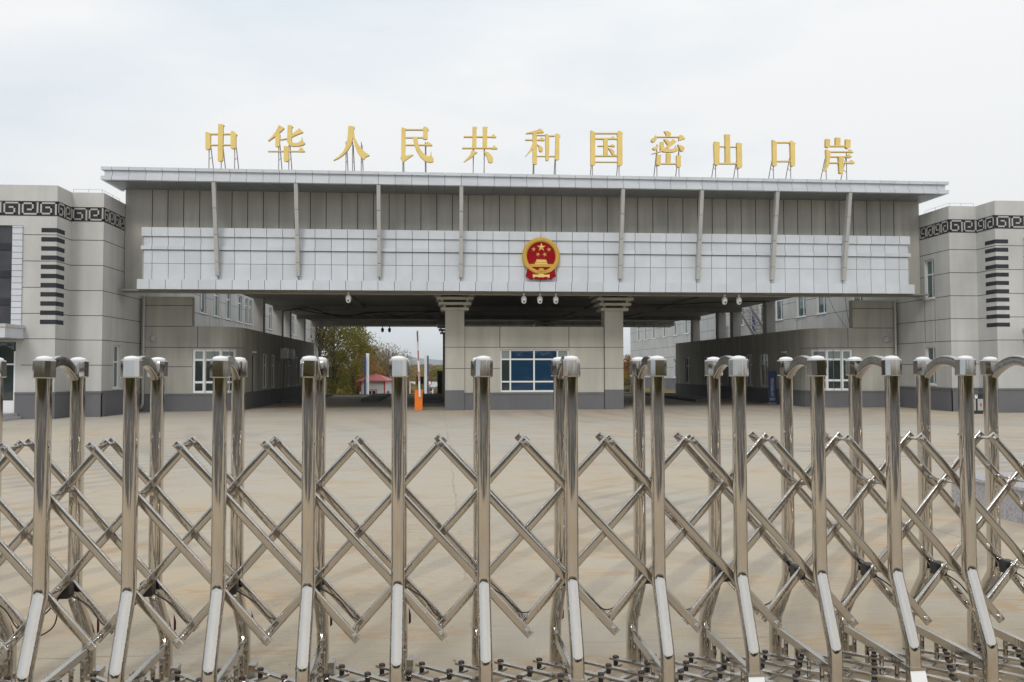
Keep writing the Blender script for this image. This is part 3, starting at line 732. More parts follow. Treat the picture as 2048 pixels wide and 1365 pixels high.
    for (a, b_, c_, d) in side_holes:
        if c_ == 0:
            q = MB(); bx(q, 11.58, 11.62, a, b_, .02, d, 'darkpanel'); q.build('door', W)
        else: window(W, (*L_(11.5, 0), 0), (0, 1, 0), (-s_, 0, 0), a, b_, c_, d, [(a+b_)/2], [d-.5], .045, .06, 'glass_teal')
    if s_ < 0:
        for y in (9.1, 11.0):
            q = MB(); bx(q, 11.18, 11.46, y, y+.75, 2.15, 2.65, 'boothwhite'); bx(q, 11.17, 11.179, y+.08, y+.5, 2.2, 2.6, 'black'); bx(q, 11.3, 11.49, y+.1, y+.14, 2.08, 2.149, 'galv'); q.build('air_conditioner', W)
    q = MB(); bx(q, 11.38, 11.49, 3.0, 3.4, 2.30, 2.36, 'white'); q.build('door_lamp', W)
# pipes on the outer corner
for s_, lab in ((-1, 'grey downpipe in the corner beneath the left end of the canopy'), (1, 'grey downpipe in the corner beneath the right end of the canopy')):
    q = MB(); x = s_*14.96; q.tube([(x, .28, .35), (x, .28, 4.40)], .05, 'pipe', 10); q.tube([(x, .28, .36), (x, .22, .24), (x, .08, .16)], .05, 'pipe', 10)
    for z in (1.2, 2.4, 3.6): q.tube([(x, .28, z), (x, .28, z+.05)], .058, 'pipe', 10)
    o = q.build('downpipe', smooth=50); tag(o, lab, 'downpipe')
# vent caps on tall panels
for s_, lab in ((-1, 'rusty round wall vent beside the left downpipe'), (1, 'rusty round wall vent beside the right downpipe')):
    q = MB(); q.lathe((s_*14.45, .40, 2.85), [(.11, 0), (.12, -.03), (.09, -.09), (.02, -.1)], 'rust', 14, 'y') if False else q.lathe((s_*14.62, .416, 2.78), [(.13, 0), (.13, -.05), (.09, -.10), (.02, -.11)], 'fin', 14, 'y')
    tag(q.build('wall_vent', smooth=40), lab, 'vent')
# fire stair behind the right wing
st = tag(empty('fire_stair', (13.6, 12, 3.2)), 'dark steel fire stair with railings on the roof of the right wing', 'stair')
q = MB()
for xo in (0, .8):
    q.box(0, .05, 0, .2, 0, .2, 'black', Matrix.Translation((xo, 0, 0)))
    q.sweep([(xo, 0, 0), (xo, 5.0, 3.4)], rrect(.05, .22, .01, 1), 'galv')
for k in range(17): q.box(.03, .77, .3*k, .3*k+.25, .2*k+.02, .2*k+.05, 'galv')
q.build('stringer', st); q = MB()
for xo in (0, .8):
    for k in range(6): q.tube([(xo, k, .68*k), (xo, k, .68*k+1)], .02, 'galv', 5)
    for dz in (.5, 1): q.tube([(xo, 0, dz), (xo, 5, 3.4+dz)], .02, 'galv', 5)
q.build('railing', st)
rl = MB()
for k in range(9): rl.tube([(12.4, 13.2+k*.22, 3.2), (12.4, 13.2+k*.22, 4.0)], .012, 'galv', 4)
for z in (3.4, 3.6, 3.8, 4.0): rl.tube([(12.4, 13.2, z), (12.4, 14.96, z)], .014, 'galv', 4)
tag(rl.build('roof_railing'), 'short grey steel railing on the right wing roof between the columns', 'railing')

# loose cables slung under the canopy
for pts, lab in (([(598, 625, 9), (640, 633, 9), (700, 637, 9), (760, 631, 9), (800, 640, 9), (850, 632, 9), (889, 628, 9)], 'black cable sagging in loops under the left half of the canopy'),
                 ([(570, 628, 9), (615, 622, 9), (650, 632, 9), (690, 640, 9), (735, 631, 9), (800, 630, 9), (888, 628, 9)], 'second black cable strung flatter behind the sagging one, left half of the canopy'),
                 ([(1246, 613, 5), (1330, 616, 5), (1410, 612, 5), (1480, 609, 5), (1540, 606, 5)], 'black cable running along the underside of the canopy on the right')):
    q = MB(); P = [atY(u, v-6, y) for u, v, y in pts]
    for p in P: p.z = min(p.z, 4.74 if P[0].y > 6 else 4.70)
    out = []
    for i in range(len(P)-1):
        a, b_, c_, d = P[max(0, i-1)], P[i], P[i+1], P[min(len(P)-1, i+2)]
        for k in range(5):
            t = k/5; out.append(.5*((2*b_)+(c_-a)*t+(2*a-5*b_+4*c_-d)*t*t+(-a+3*b_-3*c_+d)*t**3))
    out.append(P[-1]); q.tube([tuple(p) for p in out], .022, 'black', 5); tag(q.build('hanging_cable', smooth=60), lab, 'cable')

# thin wires on the right flank wall
for P_, lab in (([(1655, 590), (1668, 620), (1692, 655)], 'thin loose wire hanging on the right flank wall, left of the tall panel'), ([(1690, 590), (1694, 625), (1700, 655)], 'second thin wire, closest to the tall panel on the right')):
    q = MB(); q.tube([tuple(Vector((CX, CY, EYE))+ray(u, v)*((14.9-CX)/ray(u, v).x)) for u, v in P_], .012, 'black', 4); tag(q.build('loose_wire'), lab, 'wire')
# dome cameras
def dome(x, y, z, lab, cat='security camera', grp='dome cameras under the canopy edge', dark=False):
    t = tag(empty('dome_camera', (x, y, z)), lab, cat, grp); k = 'black' if dark else 'white'
    q = MB(); q.lathe((0, 0, 0), [(.05, 0), (.05, -.02), (.025, -.03), (.025, -.10)], k, 12); q.build('bracket', t, smooth=40)
    q = MB(); q.lathe((0, 0, 0), [(.03, -.09), (.075, -.11), (.098, -.16), (.105, -.22), (.105, -.25)], k, 18); q.build('housing', t, smooth=40)
    q = MB(); q.lathe((0, 0, 0), [(.088, -.252), (.092, -.30), (.078, -.345), (.045, -.375), (.01, -.385)], k, 18); 
    q.lathe((0, -.078, -.30), [(.036, 0), (.036, -.012), (.02, -.018)], 'black', 12, 'y'); q.build('dome', t, smooth=40)
    return t
for x, lab in ((-7.05, 'white dome camera hanging alone from the left half of the canopy edge'), (-.60, 'left of the three white dome cameras under the red emblem'), (0., 'middle one of the three white dome cameras, straight under the red emblem'),
               (.60, 'right one of the three white dome cameras below the red emblem'), (7.07, 'left one of the two white dome cameras right of the pillars'), (7.63, 'right one of the two white dome cameras right of the pillars')):
    dome(x, -1.72, 4.404, lab)
for px, lab in ((765, 'left one of two dark dome cameras at the far rear edge of the canopy'), (779, 'right one of two dark dome cameras at the far rear edge of the canopy')):
    p = atY(px, 655, 23.5); dome(p.x, 23.52, 4.46, lab, grp='dome cameras at the rear canopy edge', dark=True)

# ------------------------------------------------------------------ roof characters
def rc(a, b_, c_, d): return [(a, b_), (c_, b_), (c_, d), (a, d)]
ZA, ZB, ZC, ZD = (5.12, 380, 230), (5.12, 770, 230), (6.8267, 1150, 240), (6.0235, 1400, 250)
CH = [
 ('first', 'a box crossed by one vertical stroke', ZA, [[(158,172),(190,180),(208,188),(207,340),(198,350),(178,356),(156,350)], [(288,94),(325,94),(350,103),(338,118),(333,465),(310,478),(283,470)],
   [(425,160),(455,172),(482,203),(470,212),(468,340),(440,348),(415,342),(415,212),(412,185)], rc(205,190,290,201), rc(335,190,416,201), rc(203,303,287,313), rc(334,303,416,313)], (182, 308, 446)),
 ('second', 'a cross under two slanting strokes and a hook', ZA, [[(910,103),(965,135),(940,160),(895,200),(850,235),(800,270),(797,262),(835,225),(870,180),(895,135)], [(875,190),(918,190),(922,200),(915,320),(900,328),(872,322)],
   [(1000,103),(1040,108),(1055,118),(1042,135),(1040,240),(1040,270),(1055,285),(1090,288),(1120,278),(1138,258),(1145,222),(1152,260),(1178,290),(1160,308),(1110,320),(1050,322),(1010,310),(992,270)],
   [(1120,137),(1160,178),(1100,200),(1040,228),(1000,245),(930,258),(918,248),(960,245),(990,236),(1040,205),(1085,165)], rc(795,369,1112,377), [(1108,368),(1130,335),(1148,335),(1178,375),(1165,379),(1108,379)],
   [(960,320),(1005,322),(1012,330),(1008,470),(985,480),(960,472)]], (900, 1004)),
 ('third', 'two legs meeting at the top like a tent', ZA, [[(1620,113),(1665,115),(1688,125),(1678,145),(1672,180),(1666,240),(1650,300),(1620,355),(1570,410),(1520,445),(1468,468),(1467,463),(1520,425),(1565,380),(1590,330),(1610,250),(1618,170)],
   [(1675,145),(1680,200),(1700,260),(1735,320),(1780,370),(1840,415),(1800,430),(1780,460),(1750,435),(1710,380),(1685,310),(1668,240)]], (1592, 1660, 1750)),
 ('fourth', 'a square head above a long curved hook', ZB, [[(168,127),(217,140),(210,165),(208,420),(190,440),(182,486),(155,437),(165,425)], [(185,442),(205,420),(288,405),(290,410),(230,450),(183,486)], rc(212,145,390,155),
   [(400,117),(430,128),(450,152),(438,165),(436,240),(415,253),(388,246),(390,165),(383,145)], rc(210,227,390,236), rc(210,303,415,313), [(412,308),(430,272),(455,285),(487,308),(480,316),(412,316)],
   [(283,225),(335,228),(338,280),(355,340),(385,385),(430,425),(458,425),(465,400),(474,368),(478,420),(500,455),(495,480),(460,488),(410,475),(360,430),(320,365),(295,290)]], (181, 412)),
 ('fifth', 'two uprights crossing two bars above two short feet', ZB, [[(897,120),(935,122),(944,130),(938,145),(936,340),(892,340)], [(1002,120),(1053,124),(1048,135),(1046,340),(1000,340)], rc(806,218,1090,228), [(1085,228),(1108,194),(1142,226),(1135,232),(1085,231)],
   rc(790,334,1096,345), [(1092,345),(1115,312),(1155,345),(1148,350),(1092,349)], [(890,360),(948,385),(925,400),(880,440),(805,487),(830,455),(870,410)], [(1005,368),(1060,385),(1095,420),(1110,455),(1105,482),(1080,493),(1058,480),(1045,430)]], (905, 1018)),
 ('sixth', 'plant-like left half, tall narrow box right', ZB, [[(1585,140),(1610,152),(1628,180),(1600,182),(1530,188),(1443,192),(1445,185),(1500,172),(1550,158)], [(1513,184),(1556,184),(1558,500),(1535,508),(1513,500)], rc(1437,250,1576,260),
   [(1572,256),(1600,228),(1622,240),(1640,256),(1632,264),(1572,262)], [(1515,275),(1516,345),(1490,375),(1440,428),(1438,422),(1475,370),(1505,310)], [(1558,303),(1600,322),(1620,345),(1615,372),(1595,380),(1578,365),(1575,330)],
   [(1642,192),(1685,210),(1680,460),(1665,468),(1645,466)], [(1750,188),(1780,200),(1800,220),(1785,235),(1785,455),(1765,462),(1740,458)], rc(1682,210,1742,219), rc(1681,420,1742,428), rc(1557,206,1643,212), rc(1557,421,1644,427)], (1530, 1752)),
 ('seventh', 'a tall closed frame with strokes inside', ZC, [[(215,138),(285,178),(278,190),(278,610),(250,623),(215,618)], [(595,147),(640,165),(657,188),(648,210),(650,612),(615,632),(583,622),(580,200),(572,175)], rc(279,176,580,189), rc(279,248,582,264), [(485,249),(512,222),(553,250)],
   rc(312,349,395,362), rc(448,349,545,362), [(480,350),(505,328),(550,358),(545,368),(500,362)], rc(278,485,582,500), rc(278,570,584,580), [(392,262),(450,262),(450,487),(392,487)],
   [(453,386),(500,395),(530,420),(545,445),(525,470),(505,470),(485,430)], [(505,486),(530,462),(575,486)]], (248, 613)),
 ('eighth', 'dense dots above a small three-pronged base', ZC, [[(1218,155),(1275,155),(1308,175),(1315,205),(1295,224),(1250,226),(1245,190)], rc(1112,227,1430,238), [(1100,207),(1118,240),(1115,270),(1095,298),(1060,305),(1040,285),(1048,258),(1085,240)],
   [(1435,203),(1470,215),(1508,258),(1470,268),(1430,280),(1418,290),(1422,235)], [(1168,300),(1222,302),(1215,320),(1215,375),(1185,420),(1165,400)],
   [(1185,408),(1230,385),(1270,400),(1330,398),(1360,385),(1375,350),(1385,378),(1415,390),(1405,420),(1350,440),(1280,445),(1200,435)], [(1335,262),(1388,300),(1350,330),(1280,385),(1250,390),(1180,435),(1050,468),(1048,463),(1120,440),(1180,410),(1240,370)],
   [(1213,263),(1255,268),(1290,290),(1300,310),(1265,338),(1240,300)], [(1135,335),(1140,370),(1125,400),(1095,415),(1060,400),(1060,380),(1110,362)], [(1400,338),(1450,350),(1485,370),(1500,400),(1480,428),(1445,430),(1425,380)],
   [(1118,475),(1183,480),(1172,500),(1172,615),(1150,628),(1100,600),(1115,590)], [(1248,460),(1315,468),(1308,480),(1308,596),(1248,596)], [(1385,485),(1455,492),(1445,510),(1445,640),(1415,648),(1388,638)], rc(1171,593,1389,606)], (1132, 1435)),
 ('ninth', 'three upright prongs joined at the foot', ZD, [[(175,198),(238,212),(235,470),(210,492),(165,465),(178,455),(170,230)], [(300,113),(368,120),(362,140),(368,460),(308,460),(305,140)], [(445,212),(510,225),(505,250),(510,510),(480,523),(450,512),(445,240)],
   rc(234,458,451,472), rc(233,258,306,264), rc(365,262,446,268)], (204, 473)),
 ('tenth', 'a plain open rectangle', ZD, [[(875,178),(935,212),(926,240),(928,490),(905,500),(880,490)], [(1100,186),(1160,230),(1145,245),(1148,490),(1120,502),(1098,492),(1090,240),(1082,205)], rc(927,205,1091,217), rc(927,432,1097,445)], (904, 1113)),
 ('eleventh and last', 'small prongs over stacked horizontal bars', ZD, [[(1518,168),(1570,176),(1568,262),(1548,276),(1515,262)], [(1637,150),(1695,158),(1692,250),(1637,250)], [(1758,172),(1818,182),(1812,275),(1785,288),(1760,278)], rc(1567,249,1762,263), rc(1565,317,1790,331),
   [(1785,332),(1785,322),(1808,292),(1852,335)], [(1518,295),(1575,320),(1565,420),(1550,500),(1520,545),(1478,575),(1510,520),(1525,430)], rc(1570,378,1765,390), [(1760,390),(1795,352),(1832,386),(1820,396)], rc(1562,452,1795,465), [(1790,466),(1790,460),(1825,422),(1868,462),(1860,468)],
   [(1670,388),(1730,388),(1728,575),(1705,590),(1678,580)]], (1542, 1790)),
]
YL = -2.42
for ordn, desc, (zs_, ox, oy), polys, poles in CH:
    conv = lambda p: atY(ox+p[0]/zs_, oy+p[1]/zs_, YL)
    W3 = [[conv(p) for p in poly] for poly in polys]
    allx = [p.x for q in W3 for p in q]; xm = (min(allx)+max(allx))/2
    t = tag(empty('roof_character', (xm, YL, 8.62)), '%s gold roof character: %s' % (ordn, desc), 'sign letter', 'gold characters standing on the canopy roof')
    q = MB()
    for i, poly in enumerate(W3):
        q.prism([(p.x-xm, p.z-8.62) for p in poly], -.002*i, .15-.002*i, 'gold', 'gold_side')
    o = q.build('character', t)
    bm = o.modifiers.new('bev', 'BEVEL'); bm.width = .012; bm.segments = 2; bm.limit_method = 'ANGLE'; bm.angle_limit = R(50)
    zc = sum(p.z for k in W3 for p in k)/sum(len(k) for k in W3)
    for px in poles:
        x = conv((px, 400)).x-xm; zt = zc-8.62+.15
        q = MB(); q.tube([(x, .17, -.02), (x, .17, zt)], .017, 'galv', 6); q.tube([(x+.02, .20, zt-.1), (x+.02, .85, -.02)], .017, 'galv', 6)
        q.tube([(x, .17, zt*.35), (x+.02, .49, zt*.5)], .011, 'galv', 5); q.build('support_strut', t)

# ------------------------------------------------------------------ emblem
em = tag(empty('wall_emblem', (0, -2.16, 5.74)), 'round red and gold emblem with five stars, mounted on the canopy panels', 'emblem')
K = .70/362
E_ = lambda pts: [((x-607)*K, (500-z)*K) for x, z in pts]
def circ(r, n_=64, cx=0, cz=0): return [(cx+r*math.cos(2*math.pi*k/n_), cz+r*math.sin(2*math.pi*k/n_)) for k in range(n_)]
q = MB(); n_ = 96; ro, ri = 362*K, 274*K
prof = [(ro, .12), (ro, -.02), (ro-.02, -.05), ((ro+ri)/2, -.075), (ri+.01, -.05), (ri, -.02), (ri, .12)]
vs = []; fs = []
for k in range(n_):
    a = 2*math.pi*k/n_
    for j, (r, y) in enumerate(prof):
        wv = .004*math.sin(k*2.1+j) if 0 < j < 6 else 0
        vs.append((r*math.cos(a), y+wv, r*math.sin(a)))
m_ = len(prof)
for k in range(n_):
    for j in range(m_): fs.append((k*m_+j, k*m_+(j+1) % m_, ((k+1) % n_)*m_+(j+1) % m_, ((k+1) % n_)*m_+j))
q.add(vs, fs, 'emb_gold'); q.build('wheat_ring', em, smooth=60)
q = MB(); q.prism(circ(ri-.001), -.01, .12, 'emb_red'); q.build('field', em)
def star(cx, cz, r, rot=0):
    return [(cx+(r if k % 2 == 0 else r*.36)*math.sin(math.pi*k/5+rot), cz+(r if k % 2 == 0 else r*.36)*math.cos(math.pi*k/5+rot)) for k in range(10)]
for cx, cz, r, rot in ((612, 325, 88, 0), (463, 368, 48, .1), (758, 368, 48, -.1), (547, 465, 48, .35), (675, 465, 48, -.35)):
    (x, z), = E_([(cx, cz)]); q = MB(); P = star(x, z, r*K, rot)
    vs = [(a, -.012, b_) for a, b_ in P]+[(x, -.045, z)]
    q.add(vs, [((i+1) % 10, i, 10) for i in range(10)], 'emb_gold2'); q.build('star', em)
q = MB()
for k, (poly) in enumerate(([(388,648),(845,648),(835,702),(410,702)], [(495,628),(715,628),(735,649),(480,649)], [(480,606),(730,606),(712,632),(500,632)], [(520,575),(700,575),(715,607),(505,607)], [(515,555),(700,560),(712,577),(512,577)])):
    q.prism(E_(poly), -.030-.002*k, -.008, 'emb_gold' if k % 2 == 0 else 'emb_gold2')
q.build('gate_tower', em)
# ribbon and drapes
q = MB(); q.prism(E_([(352,715),(420,770),(500,812),(607,826),(710,812),(790,770),(855,720),(892,885),(850,895),(800,942),(760,915),(700,945),(650,935),(607,947),(560,935),(500,935),(470,905),(440,942),(400,935),(350,895),(312,880)]), -.055, .10, 'emb_red')
q.build('ribbon', em)
q = MB(); q.prism(E_([(385,690),(420,725),(470,760),(525,780),(607,800),(690,778),(745,755),(800,715),(835,690),(865,730),(800,790),(720,820),(640,818),(607,806),(570,818),(500,815),(420,780),(350,720)]), -.075, -.056, 'emb_gold')
q.prism(E_([(443,842),(470,852),(540,855),(575,840),(640,840),(670,855),(745,852),(765,840),(762,912),(735,905),(690,890),(640,905),(600,900),(560,905),(510,890),(470,905),(445,915)]), -.072, -.0561, 'emb_gold2')
q.build('wheat_tie', em)
q = MB(); gp = []
for k in range(24):
    a = math.pi*k/23; r = 72 if k % 2 else 56; gp.append((607+r*math.cos(a), 790-r*math.sin(a)))
q.prism(E_(gp), -.085, -.076, 'emb_gold'); q.build('gear', em)

# ------------------------------------------------------------------ barrier
P = atZ(837, 821, 0); bt = tag(empty('barrier_gate', (P.x, P.y, 0)), 'orange boom barrier post with its red and white arm raised upright', 'barrier')
q = MB(); q.box(-.15, .15, 0, .30, 0, .775, 'orange'); q.box(-.16, .16, -.01, .31, .776, .79, 'orange'); o = q.build('housing', bt)
bm = o.modifiers.new('bev', 'BEVEL'); bm.width = .012; bm.segments = 2
arm = MB(); a0 = Vector((.05, -.05, .52)); a1 = Vector((-.05, -.05, 3.10)); n_ = 9
cuts = [0, .165, .37, .445, .57, .60, .78, .80, 1]
segs = [(0, .235, 'white'), (.235, .385, 'red'), (.385, .545, 'white'), (.545, .70, 'red'), (.70, .835, 'white'), (.835, .985, 'red'), (.985, 1, 'white')]
for a, b_, c_ in segs:
    p0, p1 = a0.lerp(a1, a), a0.lerp(a1, b_)
    arm.sweep([tuple(p0), tuple(p1)], rrect(.075, .04, .01, 2), 'white', up=(0, 1, 0))
    if c_ == 'red': arm.sweep([tuple(p0+Vector((0, -.004, 0))), tuple(p1+Vector((0, -.004, 0)))], rrect(.045, .04, .01, 2), 'red', up=(0, 1, 0))
arm.build('arm', bt, smooth=40)
# ------------------------------------------------------------------ things beyond
def base(px, y): p = atY(px, 790, y); return p.x, y, gh(p.x, y)
x, y, z = base(753, 62)
bo = tag(empty('guard_booth', (x, y, z), R(-14)), 'small white guard booth with red corner posts and a red hipped roof', 'booth')
bw, bh = 1.35, .46-z
q = MB(); wall(q, (-bw, -bw, 0), (1, 0, 0), (0, -1, 0), 2*bw, 0, bh, [(.75, 1.75, .75, 1.95)], .08, 'boothwhite'); wall(q, (bw, -bw, 0), (0, 1, 0), (1, 0, 0), 2*bw, 0, bh, [(.8, 1.9, .75, 1.95)], .08, 'boothwhite')
wall(q, (-bw, -bw, 0), (0, 1, 0), (-1, 0, 0), 2*bw, 0, bh, [], .08, 'boothwhite'); q.build('wall', bo)
for sx_ in (-1, 1):
    for sy in (-1, 1): q = MB(); q.box(sx_*bw-.06, sx_*bw+.06, sy*bw-.06, sy*bw+.06, 0, bh, 'red'); q.build('corner_post', bo)
q = MB(); e = bw+.42; q.add([(-e, -e, bh), (e, -e, bh), (e, e, bh), (-e, e, bh), (-.25, 0, bh+.66), (.25, 0, bh+.66), (-e, -e, bh-.1), (e, -e, bh-.1), (e, e, bh-.1), (-e, e, bh-.1)],
     [(0, 1, 5, 4), (1, 2, 5), (2, 3, 4, 5), (3, 0, 4), (6, 7, 1, 0), (7, 8, 2, 1), (8, 9, 3, 2), (9, 6, 0, 3), (9, 8, 7, 6)], 'roofred')
for k in range(9):
    xx = -e+.2+k*(2*e-.4)/8; q.sweep([(xx, -e+.02, bh+.02), (xx*.25, -.15, bh+.61)], rrect(.04, .04, .01, 1), 'roofred')
q.build('roof', bo)
w1 = window(bo, (-bw, -bw, 0), (1, 0, 0), (0, -1, 0), .75, 1.75, .75, 1.95, [1.25], [], .07, .02); window(bo, (bw, -bw, 0), (0, 1, 0), (1, 0, 0), .8, 1.9, .75, 1.95, [1.35], [], .07, .02)
q = MB()
for a, b_, c_, d in ((.67, .75, .67, 2.03), (1.75, 1.83, .67, 2.03), (.75, 1.75, .67, .75), (.75, 1.75, 1.95, 2.03)): q.box(-bw+a, -bw+b_, -bw-.02, -bw-.001, c_, d, 'red')
q.build('window_surround', w1)
for px, y, lab, sd in ((735, 40, 'tall white lane pillar with blue panels, in front of the red roofed booth', -1), (851.5, 42, 'tall white lane pillar with blue panels, right of the raised barrier arm', 1)):
    x, y, z = base(px, y); t = tag(empty('lane_pillar', (x, y, z)), lab, 'pillar', 'white and blue lane pillars')
    top = atY(px, 707, y).z-z
    q = MB(); q.box(-.12, .12, -.15, .15, 0, top, 'white'); q.add([(-.12, -.16, 0), (.30*sd if sd > 0 else -.30, -.16, 0), (.12*sd, -.16, .6), (-.12, -.15, 0)], [(0, 1, 2)], 'white'); q.build('post', t)
    q = MB()
    for z0, z1 in ((.1, top*.47), (top*.53, top-.22)): a, b_ = sorted((sd*.122, sd*.25)); q.box(a, b_, -.5, .5, z0, z1, 'blue')
    q.build('panel', t)
x, y, z = base(880.5, 20.2); q = MB(); q.box(-.18, .14, 0, .3, 0, 1.48, 'black'); q.box(-.20, .16, -.02, .32, 1.481, 1.52, 'black'); q.box(-.10, .06, -.01, -.001, .3, 1.3, 'band')
o = q.build('detector_column', loc=(x, y, 0)); tag(o, 'black upright column at the far left corner of the checkpoint block', 'column')
x, y, z = base(840, 26); q = MB(); q.tube([(0, 0, 0), (0, 0, .75)], .05, 'galv', 8); q.box(-.24, .24, -.08, .08, .70, 1.22, 'black'); q.box(-.10, .10, -.06, .1, .4, .70, 'black')
tag(q.build('signal_lamp', loc=(x, y, z)), 'dark signal lamp head on a short post behind the orange barrier', 'signal')
x, y, z = base(820, 70); q = MB(); q.tube([(0, 0, 0), (0, 0, 2.9)], .05, 'white', 8); q.tube([(0, 0, 2.75), (.25, 0, 2.85)], .03, 'white', 6); q.box(.15, .62, -.1, .1, 2.66, 2.84, 'white'); q.lathe((.56, 0, 2.66), [(.10, 0), (.10, -.1), (.04, -.17)], 'white', 10)
tag(q.build('camera_pole', loc=(x, y, z)), 'thin white camera pole between the booth and the orange barrier', 'pole')
x, y, z = base(858.5, 58); t = tag(empty('round_sign', (x, y, z)), 'round white traffic sign with a red rim right of the second lane pillar', 'traffic sign')
q = MB(); q.tube([(0, 0, 0), (0, 0, 2.7)], .035, 'galv', 8); q.build('pole', t); q = MB(); q.prism(circ(.26, 24, 0, 2.62), -.05, -.03, 'red'); q.prism(circ(.19, 24, 0, 2.62), -.056, -.0505, 'white'); q.build('disc', t)
x, y, z = base(868, 96); t = tag(empty('small_shed', (x, y, z)), 'small far grey shed with a dark window right of the round sign', 'shed')
q = MB(); q.box(-1.1, 1.1, 0, 2, 0, 1.9, 'boothwhite'); q.build('wall', t); q = MB(); q.add([(-1.3, -.2, 1.9), (1.3, -.2, 1.9), (1.3, 2.2, 1.9), (-1.3, 2.2, 1.9), (-.3, 1, 2.7), (.3, 1, 2.7)], [(0, 1, 5, 4), (1, 2, 5), (2, 3, 4, 5), (3, 0, 4), (3, 2, 1, 0)], 'pipe'); q.build('roof', t)
q = MB(); q.box(-.25, .5, -.03, -.001, .7, 1.4, 'glass'); q.build('window', t)
for px, yy, lab in ((720.5, 56, 'short red and white post left of the red roofed booth'), (865.5, 52, 'short red and white post in front of the far grey shed')):
    x, y, z = base(px, yy); q = MB()
    for k in range(4): q.tube([(0, 0, .42*k), (0, 0, .42*k+.42)], .06, 'red' if k % 2 == 0 else 'white', 8)
    tag(q.build('striped_post', loc=(x, y, z)), lab, 'post')
# chain-link of white hoops, right gap
x, y, z = base(1256, 24); q = MB()
for k in range(7): q.tube([(-.55+k*.16+.08*math.cos(a), 0, .42+.085*math.sin(a)) for a in [i*math.pi/6 for i in range(13)]], .012, 'white', 4, up=(0, 1, 0))
q.tube([(-.65, 0, .33), (.6, 0, .33)], .012, 'white', 4); q.box(-.66, -.64, -.01, .01, -.1, .5, 'white')
tag(q.build('hoop_fence', loc=(x, y, z)), 'low white hoop fence in the gap right of the checkpoint block', 'fence')
# kerbed lane islands in the shade
for x0, x1, y0, y1, lab in ((-11.4, -10.2, 9, 19.5, 'low concrete lane island beside the left wing'), (-7.6, -6.7, 9.5, 19.5, 'low concrete lane island in the middle of the left passage'), (-4.7, -3.6, 8, 19, 'low concrete lane island against the checkpoint block, left passage'), (8.6, 9.9, 7, 19.5, 'long low concrete lane island in the right passage')):
    q = MB(); q.box(x0, x1, y0, y1, 0, .14, 'plinth'); o = q.build('lane_island'); tag(o, lab, 'kerb island', 'kerb islands under the canopy')

# banner
B0 = atZ(1548, 808, 0); bn = tag(empty('roll_up_banner', (B0.x-.15, B0.y-.2, 0), R(-38)), 'narrow dark blue banner stand with a column of white characters by the right wing', 'banner')
q = MB(); q.box(-.17, .17, -.012, .012, .06, 1.50, 'blue'); q.box(-.2, .2, -.08, .08, 0, .06, 'galv'); q.tube([(-.18, .02, 0), (-.18, .02, 1.53)], .008, 'galv', 5); q.build('panel', bn)
tx = MB()
for k, chx in enumerate('边检执勤区域'):
    cu = bpy.data.curves.new('glyph', 'FONT'); cu.body = chx; cu.size = .155; cu.align_x = 'CENTER'
    ob = bpy.data.objects.new('glyph', cu); COL.objects.link(ob); dg = bpy.context.evaluated_depsgraph_get(); dg.update()
    me = ob.evaluated_get(dg).to_mesh(); vs = [(v.co.x, -.014-.0001*k, v.co.y+1.06-k*.142) for v in me.vertices]; fs = [tuple(p.vertices) for p in me.polygons]
    if vs: tx.add(vs, fs, 'white')
    ob.evaluated_get(dg).to_mesh_clear(); bpy.data.objects.remove(ob); bpy.data.curves.remove(cu)
for z in (.25, .21, .17): tx.box(-.12, .12, -.015, -.0125, z, z+.018, 'white')
tx.build('lettering', bn)
# ground cabinet by the right tower
c0 = atY(1946, 822, -5.0); cbn = tag(empty('equipment_cabinet', (c0.x, -5.0, 0)), 'low black equipment cabinet with pale notice plates against the right tower', 'cabinet')
q = MB(); q.box(0, .37, 0, .45, 0, .70, 'black'); q.build('housing', cbn)
q = MB(); q.box(.04, .10, -.012, -.001, .12, .52, 'pipe'); q.box(.17, .37, -.012, -.001, .12, .52, 'pipe'); q.box(.07, .17, -.012, -.001, .54, .67, 'white'); q.box(.26, .31, -.016, -.0125, .26, .37, 'red'); q.prism([(.095, .655), (.145, .655), (.12, .60)], -.016, -.0125, 'black')
q.build('notice', cbn)
# granite block right
a = atZ(1902, 1013, 0); b_ = atZ(2045, 1049, 0); d = (b_-a); L = d.length; ang = math.atan2(d.y, d.x)
gb = tag(empty('granite_block', (a.x, a.y, 0), ang), 'pale speckled granite block on the ground behind the right end of the gate', 'stone block')
q = MB(); q.box(0, L*.985, .01, 1.3, 0, .325, 'granite'); q.box(L*.992, L+1.6, .01, 1.3, 0, .325, 'granite'); q.build('base', gb)
q = MB(); q.box(-.015, L*.6, -.01, 1.32, .328, .37, 'granite'); q.box(L*.6+.006, L+1.62, -.01, 1.32, .328, .37, 'granite'); o = q.build('cover_slab', gb)
bm = o.modifiers.new('bev', 'BEVEL'); bm.width = .006; bm.segments = 1
# scattered leaves and grit on the concrete
for k, (u, v) in enumerate(((365, 983), (910, 1322), (1290, 848), (1570, 1172), (530, 1286), (1688, 1078), (1205, 1000), (690, 950), (120, 1065), (1012, 905))):
    p = atZ(u, v, .004); q = MB(); s_ = random.uniform(.012, .022); a = random.random()*3
    q.add([(s_*math.cos(a+t), s_*.6*math.sin(a+t), .004*(i % 2)) for i, t in enumerate((0, 1.3, 2.6, 3.9, 5.2))], [(0, 1, 2, 3, 4)], 'leaf_dry')
    tag(q.build('fallen_leaf', loc=(p.x, p.y, .006)), 'small dry leaf lying on the concrete forecourt', 'leaf', 'dry leaves scattered on the concrete')

